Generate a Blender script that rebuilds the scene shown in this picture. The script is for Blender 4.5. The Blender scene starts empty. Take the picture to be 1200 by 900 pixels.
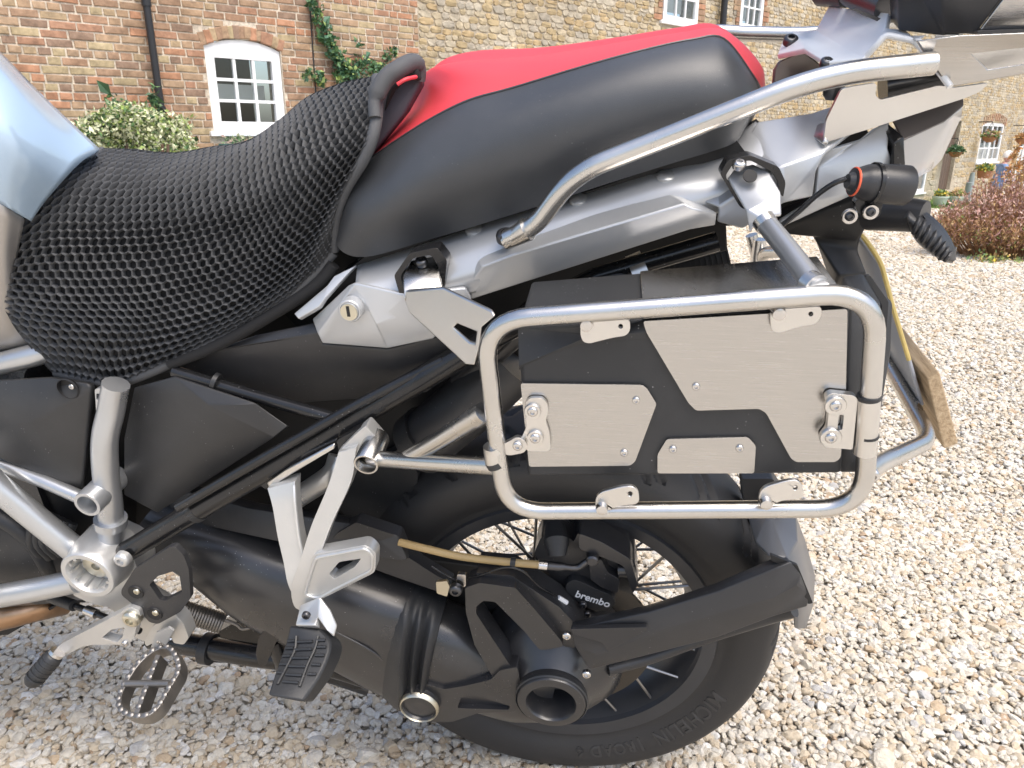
import bpy, bmesh, math, random
import numpy as np
from mathutils import Vector, Matrix, noise as mnoise
random.seed(7)
rng = np.random.default_rng(7)
SC = bpy.context.scene
COL = SC.collection

# ---------------------------------------------------------------- camera, sky, sun, exposure
F = 862.0                       # focal length in photo pixels (1200 wide)
PITCH = math.radians(18.47)
CAM = Vector((0.0, -1.043, 0.993))
cd = bpy.data.cameras.new('camera'); cam = bpy.data.objects.new('camera', cd); COL.objects.link(cam)
cam.location = CAM; cam.rotation_euler = (math.pi/2 - PITCH, 0, 0)
cd.sensor_width = 36.0; cd.lens = 36.0*F/1200.0; cd.clip_start = 0.02; cd.clip_end = 500
cd.dof.use_dof = True; cd.dof.focus_distance = 0.95; cd.dof.aperture_fstop = 26.0
SC.camera = cam
SUN_EL, SUN_AZ = 64.0, 140.0     # azimuth measured from +Y towards +X
wd = bpy.data.worlds.new('World'); SC.world = wd; wd.use_nodes = True
nt = wd.node_tree; bg = nt.nodes['Background']
sky = nt.nodes.new('ShaderNodeTexSky'); sky.sky_type = 'NISHITA'; sky.sun_disc = False
sky.sun_elevation = math.radians(SUN_EL); sky.sun_rotation = math.radians(SUN_AZ)
sky.air_density = 1.0; sky.dust_density = 4.0; sky.ozone_density = 1.0
nt.links.new(sky.outputs[0], bg.inputs[0]); bg.inputs[1].default_value = 0.13
sl = bpy.data.lights.new('sun', 'SUN'); sl.energy = 1.5; sl.angle = math.radians(46); sl.color = (1, .95, .87)
so = bpy.data.objects.new('sun', sl); COL.objects.link(so)
_e, _a = math.radians(SUN_EL), math.radians(SUN_AZ)
so.rotation_euler = Vector((math.sin(_a)*math.cos(_e), math.cos(_a)*math.cos(_e), math.sin(_e))).to_track_quat('Z', 'Y').to_euler()
SC.view_settings.view_transform = 'Standard'; SC.view_settings.look = 'None'
SC.view_settings.exposure = 1.12; SC.view_settings.gamma = 1.0

# ---------------------------------------------------------------- frames of reference
YAW, LEAN = math.radians(7.6), math.radians(10.0)
FWD = Vector((0, math.cos(PITCH), -math.sin(PITCH))); UPV = Vector((0, math.sin(PITCH), math.cos(PITCH)))
U = Vector((math.cos(YAW), -math.sin(YAW), 0)); WH = Vector((-math.sin(YAW), -math.cos(YAW), 0))
W = WH*math.cos(LEAN) - Vector((0, 0, math.sin(LEAN))); V = Vector((0, 0, math.cos(LEAN))) + WH*math.sin(LEAN)
BIKE = Matrix(((U.x, -W.x, V.x, 0), (U.y, -W.y, V.y, 0), (U.z, -W.z, V.z, 0.006), (0, 0, 0, 1)))

def ray(px, py):
    return Vector((1, 0, 0))*((px-600)/F) + FWD - UPV*((py-450)/F)
def Q(px, py, w):
    """photo pixel on the bike-side plane w metres left of the bike's middle -> bike-local point"""
    d = ray(px, py); t = (w - CAM.dot(W))/d.dot(W); X = CAM + d*t
    return Vector((X.dot(U), -w, X.dot(V)))
def QR(px, py, w, n):
    """n photo pixels at that place, in metres"""
    d = ray(px, py); t = (w - CAM.dot(W))/d.dot(W)
    return n*t/F
def L3(pts, w=None):
    return [Q(p[0], p[1], p[2] if len(p) > 2 else w) for p in pts]
def gz(y):
    return 0.0 if y < 3 else -0.042*(y-3) if y < 18 else -0.63
def ground(px, py):
    d = ray(px, py); t = -CAM.z/d.z
    for _ in range(30):
        X = CAM + d*t; t += (gz(X.y) - X.z)/d.z*0.7
    return CAM + d*t
def proj(X):
    r = X - CAM; dd = r.dot(FWD)
    return 600 + F*r.x/dd, 450 - F*r.dot(UPV)/dd, dd

# ---------------------------------------------------------------- materials
def new_mat(name):
    m = bpy.data.materials.new(name); m.use_nodes = True
    return m, m.node_tree.nodes, m.node_tree.links, m.node_tree.nodes['Principled BSDF']
def N(ns, t, **kw):
    n = ns.new(t)
    for k, v in kw.items():
        if hasattr(n, k): setattr(n, k, v)
        else: n.inputs[k].default_value = v
    return n
def ramp(ns, stops):
    r = ns.new('ShaderNodeValToRGB'); e = r.color_ramp.elements
    while len(e) < len(stops): e.new(0.5)
    for i, (p, c) in enumerate(stops):
        e[i].position = p; e[i].color = (*c, 1) if len(c) == 3 else c
    return r
def mat(name, col, rough=.5, metal=0., bump=0., bscale=300., specks=0., var=0., vscale=6., coat=0., stretch=None, rvar=0., speckcol=(.35,.345,.34), spec=.5):
    m, ns, lk, b = new_mat(name)
    b.inputs['Roughness'].default_value = rough; b.inputs['Metallic'].default_value = metal
    b.inputs['Specular IOR Level'].default_value = spec
    if coat: b.inputs['Coat Weight'].default_value = coat; b.inputs['Coat Roughness'].default_value = .05
    tc = N(ns, 'ShaderNodeTexCoord'); src = tc.outputs['Object']
    mp = None
    if stretch:
        mp = N(ns, 'ShaderNodeMapping'); mp.inputs['Scale'].default_value = stretch; lk.new(src, mp.inputs[0])
    cur = None
    rgb = N(ns, 'ShaderNodeRGB'); rgb.outputs[0].default_value = (*col, 1); cur = rgb.outputs[0]
    if var:
        n = N(ns, 'ShaderNodeTexNoise', Scale=vscale, Detail=6.0, Roughness=.6); lk.new(mp.outputs[0] if mp else src, n.inputs[0])
        r = ramp(ns, [(.3, tuple(c*(1-var) for c in col)), (.7, tuple(min(1, c*(1+var)) for c in col))])
        lk.new(n.outputs[0], r.inputs[0]); cur = r.outputs[0]
        if rvar:
            mr = N(ns, 'ShaderNodeMapRange'); mr.inputs[1].default_value = .3; mr.inputs[2].default_value = .7
            mr.inputs[3].default_value = rough-rvar; mr.inputs[4].default_value = rough+rvar
            lk.new(n.outputs[0], mr.inputs[0]); lk.new(mr.outputs[0], b.inputs['Roughness'])
    if specks:
        n = N(ns, 'ShaderNodeTexVoronoi', Scale=170.0); lk.new(src, n.inputs[0])
        r = ramp(ns, [(.0, (1,1,1)), (.07, (1,1,1)), (.11, (0,0,0))]); lk.new(n.outputs['Distance'], r.inputs[0])
        n2 = N(ns, 'ShaderNodeTexNoise', Scale=22.0, Detail=3.0); lk.new(src, n2.inputs[0])
        r2 = ramp(ns, [(.5, (0,0,0)), (.62, (1,1,1))]); lk.new(n2.outputs[0], r2.inputs[0])
        mu = N(ns, 'ShaderNodeMath', operation='MULTIPLY'); lk.new(r.outputs[0], mu.inputs[0]); lk.new(r2.outputs[0], mu.inputs[1])
        mu2 = N(ns, 'ShaderNodeMath', operation='MULTIPLY'); lk.new(mu.outputs[0], mu2.inputs[0]); mu2.inputs[1].default_value = specks
        # faint dust film
        n3 = N(ns, 'ShaderNodeTexNoise', Scale=9.0, Detail=8.0, Roughness=.65); lk.new(src, n3.inputs[0])
        r3 = ramp(ns, [(.45, (0,0,0)), (.85, (.05,.05,.05))]); lk.new(n3.outputs[0], r3.inputs[0])
        ad = N(ns, 'ShaderNodeMath', operation='ADD'); lk.new(mu2.outputs[0], ad.inputs[0]); lk.new(r3.outputs[0], ad.inputs[1]); ad.use_clamp = True
        mx = N(ns, 'ShaderNodeMix', data_type='RGBA'); lk.new(ad.outputs[0], mx.inputs[0]); lk.new(cur, mx.inputs[6]); mx.inputs[7].default_value = (*speckcol, 1)
        cur = mx.outputs[2]
    lk.new(cur, b.inputs['Base Color'])
    if bump:
        n = N(ns, 'ShaderNodeTexNoise', Scale=bscale, Detail=4.0); lk.new(mp.outputs[0] if mp else src, n.inputs[0])
        bp = N(ns, 'ShaderNodeBump', Strength=bump, Distance=.002); lk.new(n.outputs[0], bp.inputs['Height']); lk.new(bp.outputs[0], b.inputs['Normal'])
    return m
M = {}
M['steel']   = mat('brushed_steel_tube', (.58,.565,.54), .27, 1., .025, 260., var=.06, vscale=14., rvar=.06)
M['silver']  = mat('silver_frame_paint', (.50,.51,.52), .30, .75, .05, 700., var=.06, vscale=8., rvar=.05)
M['cast']    = mat('cast_silver', (.57,.57,.56), .35, .65, .10, 500., var=.06, vscale=12.)
M['tail']    = mat('silver_tail_paint', (.50,.51,.52), .32, .45, .04, 900., var=.05, vscale=5., rvar=.06)
M['alu']     = mat('brushed_aluminium', (.50,.485,.465), .24, 1., .08, 120., var=.07, vscale=24., stretch=(1, 1, 45), rvar=.05)
M['alusheet']= mat('satin_aluminium_sheet', (.66,.64,.61), .32, 1., .04, 500., var=.06, vscale=10., rvar=.06)
M['alusatin']= mat('bead_blasted_aluminium', (.76,.76,.75), .40, .1, .04, 900., var=.04, vscale=10.)
M['bolt']    = mat('stainless_bolt', (.62,.60,.58), .24, 1.)
M['darkbolt']= mat('dark_bolt', (.10,.10,.105), .35, .9)
M['zinc']    = mat('yellow_zinc', (.62,.58,.47), .35, 1.)
M['plastic'] = mat('black_textured_plastic', (.024,.024,.025), .42, 0., .16, 1400., specks=.8)
M['plastic2']= mat('charcoal_plastic', (.028,.028,.030), .38, 0., .12, 1200., specks=.5)
M['gloss']   = mat('black_gloss_paint', (.012,.012,.013), .22, 0., 0, specks=.6)
M['castblk'] = mat('black_powder_coat', (.020,.020,.022), .30, 0., .04, 900., spec=.75, specks=.8, rvar=.05, var=.15, vscale=8.)
M['box']     = mat('black_powder_box', (.022,.023,.025), .50, 0., .22, 1600., specks=.9)
M['rubber']  = mat('black_rubber', (.020,.021,.023), .48, 0., .12, 500., specks=.35)
M['tyre']    = mat('tyre_rubber', (.028,.027,.027), .60, 0., .10, 300., specks=.25, speckcol=(.16,.14,.12))
M['tyretext']= mat('tyre_lettering', (.040,.039,.039), .5)
M['interior']= mat('dark_interior', (.010,.010,.011), .6)  # near-black, mostly standing in for shade inside gaps and holes
M['rim']     = mat('rim_grey', (.075,.078,.086), .32, .6, 0, var=.1)
M['spoke']   = mat('spoke_steel', (.30,.29,.28), .3, .9)
M['disc']    = mat('brake_disc_steel', (.10,.095,.09), .4, 1., .1, 400.)
M['vinyl']   = mat('black_seat_vinyl', (.032,.035,.040), .46, 0., .14, 1500., specks=.25, spec=.7)
M['red']     = mat('red_seat_vinyl', (.62,.050,.065), .48, 0., .18, 1600., var=.05, vscale=20.)
M['purple']  = mat('dark_grey_seat_vinyl', (.060,.055,.072), .5, 0., .15, 1500.)
M['net']     = mat('charcoal_mesh_fabric', (.070,.072,.076), .65, 0., .35, 2500.)
M['netbase'] = mat('black_fabric', (.010,.010,.011), .85, 0.)
M['blue']    = mat('sky_tinted_tank_paint', (.40,.52,.65), .18, .2, 0, coat=.6)  # sky reflection put into the base colour as pale blue
M['greytank']= mat('warm_grey_tank_panel', (.42,.40,.38), .35, .6)
M['hose']    = mat('tan_brake_hose', (.42,.30,.14), .45)
M['exhaust'] = mat('heat_blued_steel', (.42,.27,.17), .30, 1., 0, var=.35, vscale=10.)
M['white']   = mat('white_print', (.8,.8,.8), .6)
M['plateyel']= mat('yellow_plate_edge', (.60,.46,.16), .4)
M['plateback']= mat('grey_plate_back', (.38,.40,.44), .4)
M['guard']   = mat('grey_spray_guard_plastic', (.10,.105,.115), .30)
M['darkrefl']   = mat('dark_reflection_tint', (.16,.14,.13), .15, .3)  # dark reflection on the lens top, put into a grey-brown colour
M['orange']  = mat('orange_seal', (.75,.12,.05), .5)
M['lens']    = None
def glass(name, col, rough=.03, tr=1.0):
    m, ns, lk, b = new_mat(name)
    b.inputs['Base Color'].default_value = (*col, 1); b.inputs['Roughness'].default_value = rough
    b.inputs['Transmission Weight'].default_value = tr; b.inputs['IOR'].default_value = 1.45
    return m
M['lens'] = glass('clear_lens', (.92,.9,.88), .08, .55)

# ---------------------------------------------------------------- mesh helpers
def empty(name, loc=(0,0,0), label=None, cat=None, group=None, kind=None):
    o = bpy.data.objects.new(name, None); COL.objects.link(o); o.location = loc; o.empty_display_size = .05
    return tag(o, label, cat, group, kind)
def tag(o, label=None, cat=None, group=None, kind=None):
    if label: o['label'] = label
    if cat: o['category'] = cat
    if group: o['group'] = group
    if kind: o['kind'] = kind
    return o
def to_mesh(bm, name, recalc=True):
    if recalc: bmesh.ops.recalc_face_normals(bm, faces=bm.faces[:])
    me = bpy.data.meshes.new(name); bm.to_mesh(me); bm.free(); return me
def part(name, me, m, parent=None, smooth=True, bevel=0., bseg=2, angle=35, sub=0, solid=0., sharp=40):
    if isinstance(me, bmesh.types.BMesh): me = to_mesh(me, name)
    if m is not None and not me.materials: me.materials.append(M[m] if isinstance(m, str) else m)
    o = bpy.data.objects.new(name, me); COL.objects.link(o)
    if parent: o.parent = parent
    if solid:
        s = o.modifiers.new('s', 'SOLIDIFY'); s.thickness = solid; s.offset = -1
    if bevel:
        b = o.modifiers.new('b', 'BEVEL'); b.width = bevel; b.segments = bseg; b.limit_method = 'ANGLE'; b.angle_limit = math.radians(angle)
    if sub:
        s = o.modifiers.new('u', 'SUBSURF'); s.levels = sub; s.render_levels = sub
    if smooth:
        me.polygons.foreach_set('use_smooth', [True]*len(me.polygons))
        try: me.set_sharp_from_angle(angle=math.radians(sharp))
        except Exception: pass
    return o
def crom(P, n=6, closed=False):
    """Catmull-Rom through points"""
    P = [Vector(p) for p in P]; out = []
    k = len(P); segs = k if closed else k-1
    for i in range(segs):
        p1, p2 = P[i], P[(i+1) % k]
        p0 = P[i-1] if (closed or i > 0) else p1*2-p2
        p3 = P[(i+2) % k] if (closed or i+2 < k) else p2*2-p1
        for j in range(n):
            t = j/n
            out.append(.5*((2*p1)+(p2-p0)*t+(2*p0-5*p1+4*p2-p3)*t*t+(3*p1-p0-3*p2+p3)*t**3))
    if not closed: out.append(P[-1].copy())
    return out
def fillet(P, r, closed=False, n=7):
    P = [Vector(p) for p in P]; out = []; k = len(P)
    for i in range(k):
        if not closed and i in (0, k-1): out.append(P[i]); continue
        a, b, c = P[i-1], P[i], P[(i+1) % k]
        d1 = a-b; d2 = c-b
        rr = min(r, d1.length*.48, d2.length*.48)
        s = b + d1.normalized()*rr; e = b + d2.normalized()*rr
        for j in range(n+1):
            t = j/n; out.append(s*(1-t)**2 + b*2*t*(1-t) + e*t*t)
    return out
def tube_bm(P, r, seg=14, closed=False, bm=None, caps=True):
    bm = bm or bmesh.new(); k = len(P)
    rs = r if isinstance(r, (list, tuple)) else [r]*k
    T = []
    for i in range(k):
        a = P[i-1] if (closed or i > 0) else P[0]; b = P[(i+1) % k] if (closed or i < k-1) else P[-1]
        T.append((b-a).normalized())
    n = T[0].orthogonal().normalized(); rings = []
    for i in range(k):
        if i: n = (n - T[i]*n.dot(T[i])).normalized()
        bn = T[i].cross(n)
        rings.append([bm.verts.new(P[i] + (n*math.cos(2*math.pi*j/seg) + bn*math.sin(2*math.pi*j/seg))*rs[i]) for j in range(seg)])
    for i in range(k if closed else k-1):
        A, B = rings[i], rings[(i+1) % k]; off = 0
        if closed and i == k-1:
            off = min(range(seg), key=lambda o: (A[0].co-B[o].co).length)
        for j in range(seg):
            bm.faces.new((A[j], A[(j+1) % seg], B[(j+1+off) % seg], B[(j+off) % seg]))
    if caps and not closed:
        bm.faces.new(rings[0]); bm.faces.new(rings[-1])
    return bm
def tube(name, pts, npx, m, parent, fil=0., smooth_path=0, closed=False, seg=14, w=None, rad=None):
    """tube traced along photo pixels (px,py,w); npx = diameter in pixels at its first point"""
    P = L3(pts, w)
    r = rad if rad else QR(pts[0][0], pts[0][1], pts[0][2] if len(pts[0]) > 2 else w, npx)/2
    if fil: P = fillet(P, fil, closed)
    elif smooth_path: P = crom(P, smooth_path, closed)
    return part(name, tube_bm(P, r, seg, closed), m, parent)
def sheet_bm(loops3, thick, back=None):
    """planar-ish polygon (first loop outline, others holes), extruded by the vector 'back'"""
    bm = bmesh.new(); ed = []; rings = []
    for lp in loops3:
        vs = [bm.verts.new(p) for p in lp]; rings.append(vs)
        for i in range(len(vs)): ed.append(bm.edges.new((vs[i], vs[(i+1) % len(vs)])))
    bmesh.ops.triangle_fill(bm, edges=ed, use_beauty=True, use_dissolve=False)
    fr = bm.faces[:]
    off = back if back is not None else Vector((0, thick, 0))
    mp = {}
    for vs in rings:
        for v in vs: mp[v] = bm.verts.new(v.co + off)
    for f in fr: bm.faces.new([mp[v] for v in reversed(f.verts)])
    for vs in rings:
        for i in range(len(vs)):
            a, b = vs[i], vs[(i+1) % len(vs)]; bm.faces.new((a, b, mp[b], mp[a]))
    return bm
def plate(name, outline, w, thick, m, parent, holes=(), bevel=.0015, rnd=0., bseg=2):
    o3 = L3(outline, w)
    if rnd: o3 = fillet(o3, rnd, True, 4)
    lp = [o3] + [fillet(L3(h, w), rnd*.6, True, 3) if rnd else L3(h, w) for h in holes]
    return part(name, sheet_bm(lp, thick), m, parent, bevel=bevel, bseg=bseg)
def facets(name, verts, faces, m, parent, solid=.004, bevel=.0012, smooth=True):
    bm = bmesh.new(); vs = [bm.verts.new(Q(*v)) for v in verts]
    for f in faces: bm.faces.new([vs[i] for i in f])
    bmesh.ops.recalc_face_normals(bm, faces=bm.faces[:])
    s = sum(f.normal.y*f.calc_area() for f in bm.faces)
    if s > 0: bmesh.ops.reverse_faces(bm, faces=bm.faces[:])
    me = to_mesh(bm, name, False)
    return part(name, me, m, parent, smooth, bevel, 2, 14, solid=solid, sharp=12)
def lathe_bm(c, ax, prof, seg=24, bm=None):
    """prof: (distance along axis, radius) pairs"""
    bm = bm or bmesh.new(); ax = Vector(ax).normalized(); n = ax.orthogonal().normalized(); b = ax.cross(n); rings = []
    for d, r in prof:
        if r < 1e-6: rings.append([bm.verts.new(c + ax*d)])
        else: rings.append([bm.verts.new(c + ax*d + (n*math.cos(2*math.pi*j/seg)+b*math.sin(2*math.pi*j/seg))*r) for j in range(seg)])
    for A, B in zip(rings, rings[1:]):
        for j in range(seg):
            j2 = (j+1) % seg
            if len(A) == 1 and len(B) == 1: continue
            if len(A) == 1: bm.faces.new((A[0], B[j], B[j2]))
            elif len(B) == 1: bm.faces.new((A[j], A[j2], B[0]))
            else: bm.faces.new((A[j], A[j2], B[j2], B[j]))
    return bm
OUT = Vector((0, -1, 0))          # bike-local direction out of the left side
def bolt(px, py, w, dpx, m, parent, ax=OUT, h=.45, name='bolt'):
    r = QR(px, py, w, dpx)/2
    pr = [(-r*.6, 0), (-r*.6, r*1.0), (0, r), (r*h*.6, r*.93), (r*h, r*.68), (r*h, r*.45), (r*h*.2, r*.42), (r*h*.2, 0)]
    return part(name, lathe_bm(Q(px, py, w), ax, pr, 18), m, parent)
def washer(px, py, w, dpx, m, parent, name='washer', t=.0025):
    r = QR(px, py, w, dpx)/2
    return part(name, lathe_bm(Q(px, py, w), OUT, [(-t, 0), (-t, r), (0, r), (t*.3, r*.93), (t*.3, 0)], 24), m, parent)
def loft_bm(rings, capped=True, closed=True, bm=None):
    bm = bm or bmesh.new(); R = [[bm.verts.new(p) for p in r] for r in rings]
    for A, B in zip(R, R[1:]):
        k = len(A)
        for j in range(k if closed else k-1): bm.faces.new((A[j], A[(j+1) % k], B[(j+1) % k], B[j]))
    if capped and closed: bm.faces.new(R[0]); bm.faces.new(R[-1])
    return bm
def oval_loft(name, stations, m, parent, n=24, sm=5, power=2.0):
    """stations: (px_top,py_top,px_bot,py_bot,w_mid,depth): superellipse rings between two traced edges"""
    rows = []
    for a, b, c, d, w, dep in stations:
        T, B = Q(a, b, w), Q(c, d, w); mid = (T+B)/2; h = (T-B)/2; rg = []
        for j in range(n):
            t = 2*math.pi*j/n; cs, sn = math.cos(t), math.sin(t)
            rg.append(mid + h*(abs(cs)**(2/power)*math.copysign(1, cs)) + OUT*dep*(abs(sn)**(2/power)*math.copysign(1, sn)))
        rows.append(rg)
    if sm:
        cols = [crom([r[j] for r in rows], sm) for j in range(n)]
        rows = [[cols[j][i] for j in range(n)] for i in range(len(cols[0]))]
    return part(name, loft_bm(rows), m, parent)
class Surf:
    """smooth patch through a grid of bike-local points"""
    def __init__(s, rows): s.g = np.array([[tuple(p) for p in r] for r in rows]); s.nr, s.nc = s.g.shape[:2]
    @staticmethod
    def _cr(p0, p1, p2, p3, t): return .5*((2*p1)+(p2-p0)*t+(2*p0-5*p1+4*p2-p3)*t*t+(3*p1-p0-3*p2+p3)*t**3)
    def _row(s, i, x):
        r = s.g[i]; k = min(int(x), s.nc-2); t = x-k; p1, p2 = r[k], r[k+1]
        p0 = r[k-1] if k > 0 else 2*p1-p2; p3 = r[k+2] if k+2 < s.nc else 2*p2-p1
        return s._cr(p0, p1, p2, p3, t)
    def at(s, a, b):
        """a along columns 0..1, b along rows 0..1"""
        x = min(max(a, 0), 1)*(s.nc-1); y = min(max(b, 0), 1)*(s.nr-1); k = min(int(y), s.nr-2); t = y-k
        p1, p2 = s._row(k, x), s._row(k+1, x)
        p0 = s._row(k-1, x) if k > 0 else 2*p1-p2; p3 = s._row(k+2, x) if k+2 < s.nr else 2*p2-p1
        return s._cr(p0, p1, p2, p3, t)
    def normal(s, a, b, e=.004):
        n = np.cross(s.at(a+e, b)-s.at(a-e, b), s.at(a, b+e)-s.at(a, b-e)); l = np.linalg.norm(n)
        n = n/(l if l > 1e-12 else 1)
        return n if n[2]*.6 - n[1]*.8 > 0 else -n
    def bm(s, na, nb, b0=0., b1=1., off=0.):
        bm = bmesh.new(); vs = []
        for i in range(nb+1):
            row = []
            for j in range(na+1):
                a, b = j/na, b0+(b1-b0)*i/nb; p = s.at(a, b)
                if off: p = p + s.normal(a, b)*off
                row.append(bm.verts.new(tuple(p)))
            vs.append(row)
        for i in range(nb):
            for j in range(na): bm.faces.new((vs[i][j], vs[i][j+1], vs[i+1][j+1], vs[i+1][j]))
        return bm
def face_out(bm):
    bmesh.ops.recalc_face_normals(bm, faces=bm.faces[:])
    if sum(f.normal.y*f.calc_area() for f in bm.faces) > 0: bmesh.ops.reverse_faces(bm, faces=bm.faces[:])
    return bm

# ================================================================ THE SETTING
# ---------------------------------------------------------------- ground sheet and gravel
def gravel_base():
    m, ns, lk, b = new_mat('gravel_bed')
    tc = N(ns, 'ShaderNodeTexCoord')
    v = N(ns, 'ShaderNodeTexVoronoi', Scale=42.0); lk.new(tc.outputs['Object'], v.inputs[0])
    r = ramp(ns, [(0, (.46,.41,.33)), (.25, (.54,.50,.42)), (.5, (.52,.49,.43)), (.75, (.56,.53,.48)), (1, (.40,.35,.28))])
    sp = N(ns, 'ShaderNodeSeparateColor'); lk.new(v.outputs['Color'], sp.inputs[0]); lk.new(sp.outputs[0], r.inputs[0])
    lk.new(r.outputs[0], b.inputs['Base Color']); b.inputs['Roughness'].default_value = .85
    bp = N(ns, 'ShaderNodeBump', Strength=.9, Distance=.012); bp.invert = True
    lk.new(v.outputs['Distance'], bp.inputs['Height']); lk.new(bp.outputs[0], b.inputs['Normal'])
    return m
bm = bmesh.new()
ys = [-60, -20, -6, -2, 0, 2, 3, 4, 5, 6, 8, 10, 12, 14, 16, 18, 30, 60, 150]
xs = [-150, -40, -10, -4, 0, 4, 10, 20, 40, 150]
vv = [[bm.verts.new((x, y, gz(y)-.012)) for x in xs] for y in ys]
for i in range(len(ys)-1):
    for j in range(len(xs)-1): bm.faces.new((vv[i][j], vv[i][j+1], vv[i+1][j+1], vv[i+1][j]))
tag(part('ground', bm, gravel_base()), kind='structure')

def stone_mat():
    m, ns, lk, b = new_mat('gravel_stone')
    oi = N(ns, 'ShaderNodeObjectInfo')
    r = ramp(ns, [(0, (.59,.545,.46)), (.19, (.53,.45,.335)), (.41, (.64,.61,.54)), (.53, (.48,.375,.255)), (.57, (.58,.53,.44)),
                  (.71, (.46,.45,.43)), (.745, (.61,.57,.50)), (.865, (.41,.30,.20)), (.88, (.56,.50,.41)), (.95, (.68,.66,.62))])
    r.color_ramp.interpolation = 'CONSTANT'
    lk.new(oi.outputs['Random'], r.inputs[0])
    tc = N(ns, 'ShaderNodeTexCoord'); n = N(ns, 'ShaderNodeTexNoise', Scale=2.2, Detail=6.0, Roughness=.65); lk.new(tc.outputs['Object'], n.inputs[0])
    r2 = ramp(ns, [(.3, (.72,.66,.58)), (.55, (1,1,1)), (.75, (.86,.83,.8))]); lk.new(n.outputs[0], r2.inputs[0])
    mx = N(ns, 'ShaderNodeMix', data_type='RGBA', blend_type='MULTIPLY'); mx.inputs[0].default_value = .8
    lk.new(r.outputs[0], mx.inputs[6]); lk.new(r2.outputs[0], mx.inputs[7]); lk.new(mx.outputs[2], b.inputs['Base Color'])
    b.inputs['Roughness'].default_value = .62
    bp = N(ns, 'ShaderNodeBump', Strength=.35, Distance=.15); lk.new(n.outputs[0], bp.inputs['Height']); lk.new(bp.outputs[0], b.inputs['Normal'])
    return m
SM = stone_mat()
def pebble(i):
    bm = bmesh.new(); bmesh.ops.create_icosphere(bm, subdivisions=2, radius=.5)
    r = random.Random(i); ax = (r.uniform(.9, 1.35), r.uniform(.7, 1.05), r.uniform(.42, .75))
    planes = [(Vector((r.gauss(0,1), r.gauss(0,1), r.gauss(0,.8))).normalized(), r.uniform(.26, .42)) for _ in range(12)]
    for v in bm.verts:
        p = v.co.copy()
        for n, d in planes:
            k = p.dot(n)
            if k > d: p -= n*(k-d)*.9
        p *= 1 + .10*mnoise.noise(p*3.1 + Vector((i*7.3, 0, 0)))
        v.co = Vector((p.x*ax[0], p.y*ax[1], p.z*ax[2]))
    me = to_mesh(bm, 'pebble'); me.materials.append(SM)
    me.polygons.foreach_set('use_smooth', [True]*len(me.polygons))
    try: me.set_sharp_from_angle(angle=math.radians(24))
    except Exception: pass
    return me
def gravel():
    pts, scl = [], []
    def field(y0, y1, sp, layers, xlim, size, z0):
        for ly in range(layers):
            ny = int((y1-y0)/sp)
            for iy in range(ny):
                y = y0 + (iy+.5)*sp; x0, x1 = xlim(y); nx = max(1, int((x1-x0)/sp))
                for ix in range(nx):
                    X = x0 + (ix+random.random())*sp; Y = y + random.uniform(-.6, .6)*sp
                    pts.append((X, Y, gz(Y) + z0 + ly*size*.28 + random.uniform(-.15, .15)*size)); scl.append(size*math.exp(random.gauss(0, .30)))
    xl = lambda y: (-.84*(y+1.35)-.25, .84*(y+1.35)+.25)
    field(-.72, .9, .0115, 2, xl, .0160, -.004); field(.9, 2.0, .0135, 1, xl, .0178, -.002)
    field(2.0, 4.0, .0175, 1, lambda y: (-.84*(y+1.35)-.2, .84*(y+1.35)+.3), .022, -.003)
    field(4.0, 8.0, .028, 1, lambda y: (-.3*y, .88*(y+1.1)+.3), .034, -.003)
    field(8.0, 16.5, .055, 1, lambda y: (.2*y, .84*(y+1.0)+.3), .058, -.006)
    me = bpy.data.meshes.new('gravel'); me.from_pydata(pts, [], [])
    at = me.attributes.new('size', 'FLOAT', 'POINT'); at.data.foreach_set('value', scl)
    o = bpy.data.objects.new('gravel', me); COL.objects.link(o)
    me.materials.append(SM)
    ng = bpy.data.node_groups.new('scatter_gravel', 'GeometryNodeTree')
    ng.interface.new_socket('Geometry', in_out='INPUT', socket_type='NodeSocketGeometry')
    ng.interface.new_socket('Geometry', in_out='OUTPUT', socket_type='NodeSocketGeometry')
    n = ng.nodes; l = ng.links
    gi = n.new('NodeGroupInput'); go = n.new('NodeGroupOutput'); iop = n.new('GeometryNodeInstanceOnPoints')
    jo = n.new('GeometryNodeJoinGeometry')
    # the pebble shapes ride along in one instances list
    g2i = n.new('GeometryNodeGeometryToInstance')
    for i in range(14):
        po = bpy.data.objects.new('pebble_shape', pebble(i))
        oi = n.new('GeometryNodeObjectInfo'); oi.inputs['Object'].default_value = po; oi.inputs['As Instance'].default_value = True
        l.new(oi.outputs['Geometry'], jo.inputs[0])
    l.new(gi.outputs[0], iop.inputs['Points']); l.new(jo.outputs[0], iop.inputs['Instance']); iop.inputs['Pick Instance'].default_value = True
    rv = n.new('FunctionNodeRandomValue'); rv.data_type = 'FLOAT_VECTOR'
    rv.inputs[0].default_value = (-.55, -.55, 0); rv.inputs[1].default_value = (.55, .55, 6.283)
    l.new(rv.outputs[0], iop.inputs['Rotation'])
    na = n.new('GeometryNodeInputNamedAttribute'); na.data_type = 'FLOAT'; na.inputs['Name'].default_value = 'size'
    l.new(na.outputs[0], iop.inputs['Scale'])
    ri = n.new('FunctionNodeRandomValue'); ri.data_type = 'INT'; ri.inputs[4].default_value = 0; ri.inputs[5].default_value = 13; ri.inputs['Seed'].default_value = 5
    l.new(ri.outputs[2], iop.inputs['Instance Index'])
    l.new(iop.outputs[0], go.inputs[0])
    n.remove(g2i)
    md = o.modifiers.new('scatter', 'NODES'); md.node_group = ng
    tag(o, 'pale cream and tan gravel covering the drive', 'gravel', kind='stuff')
    return o
gravel()

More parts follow.
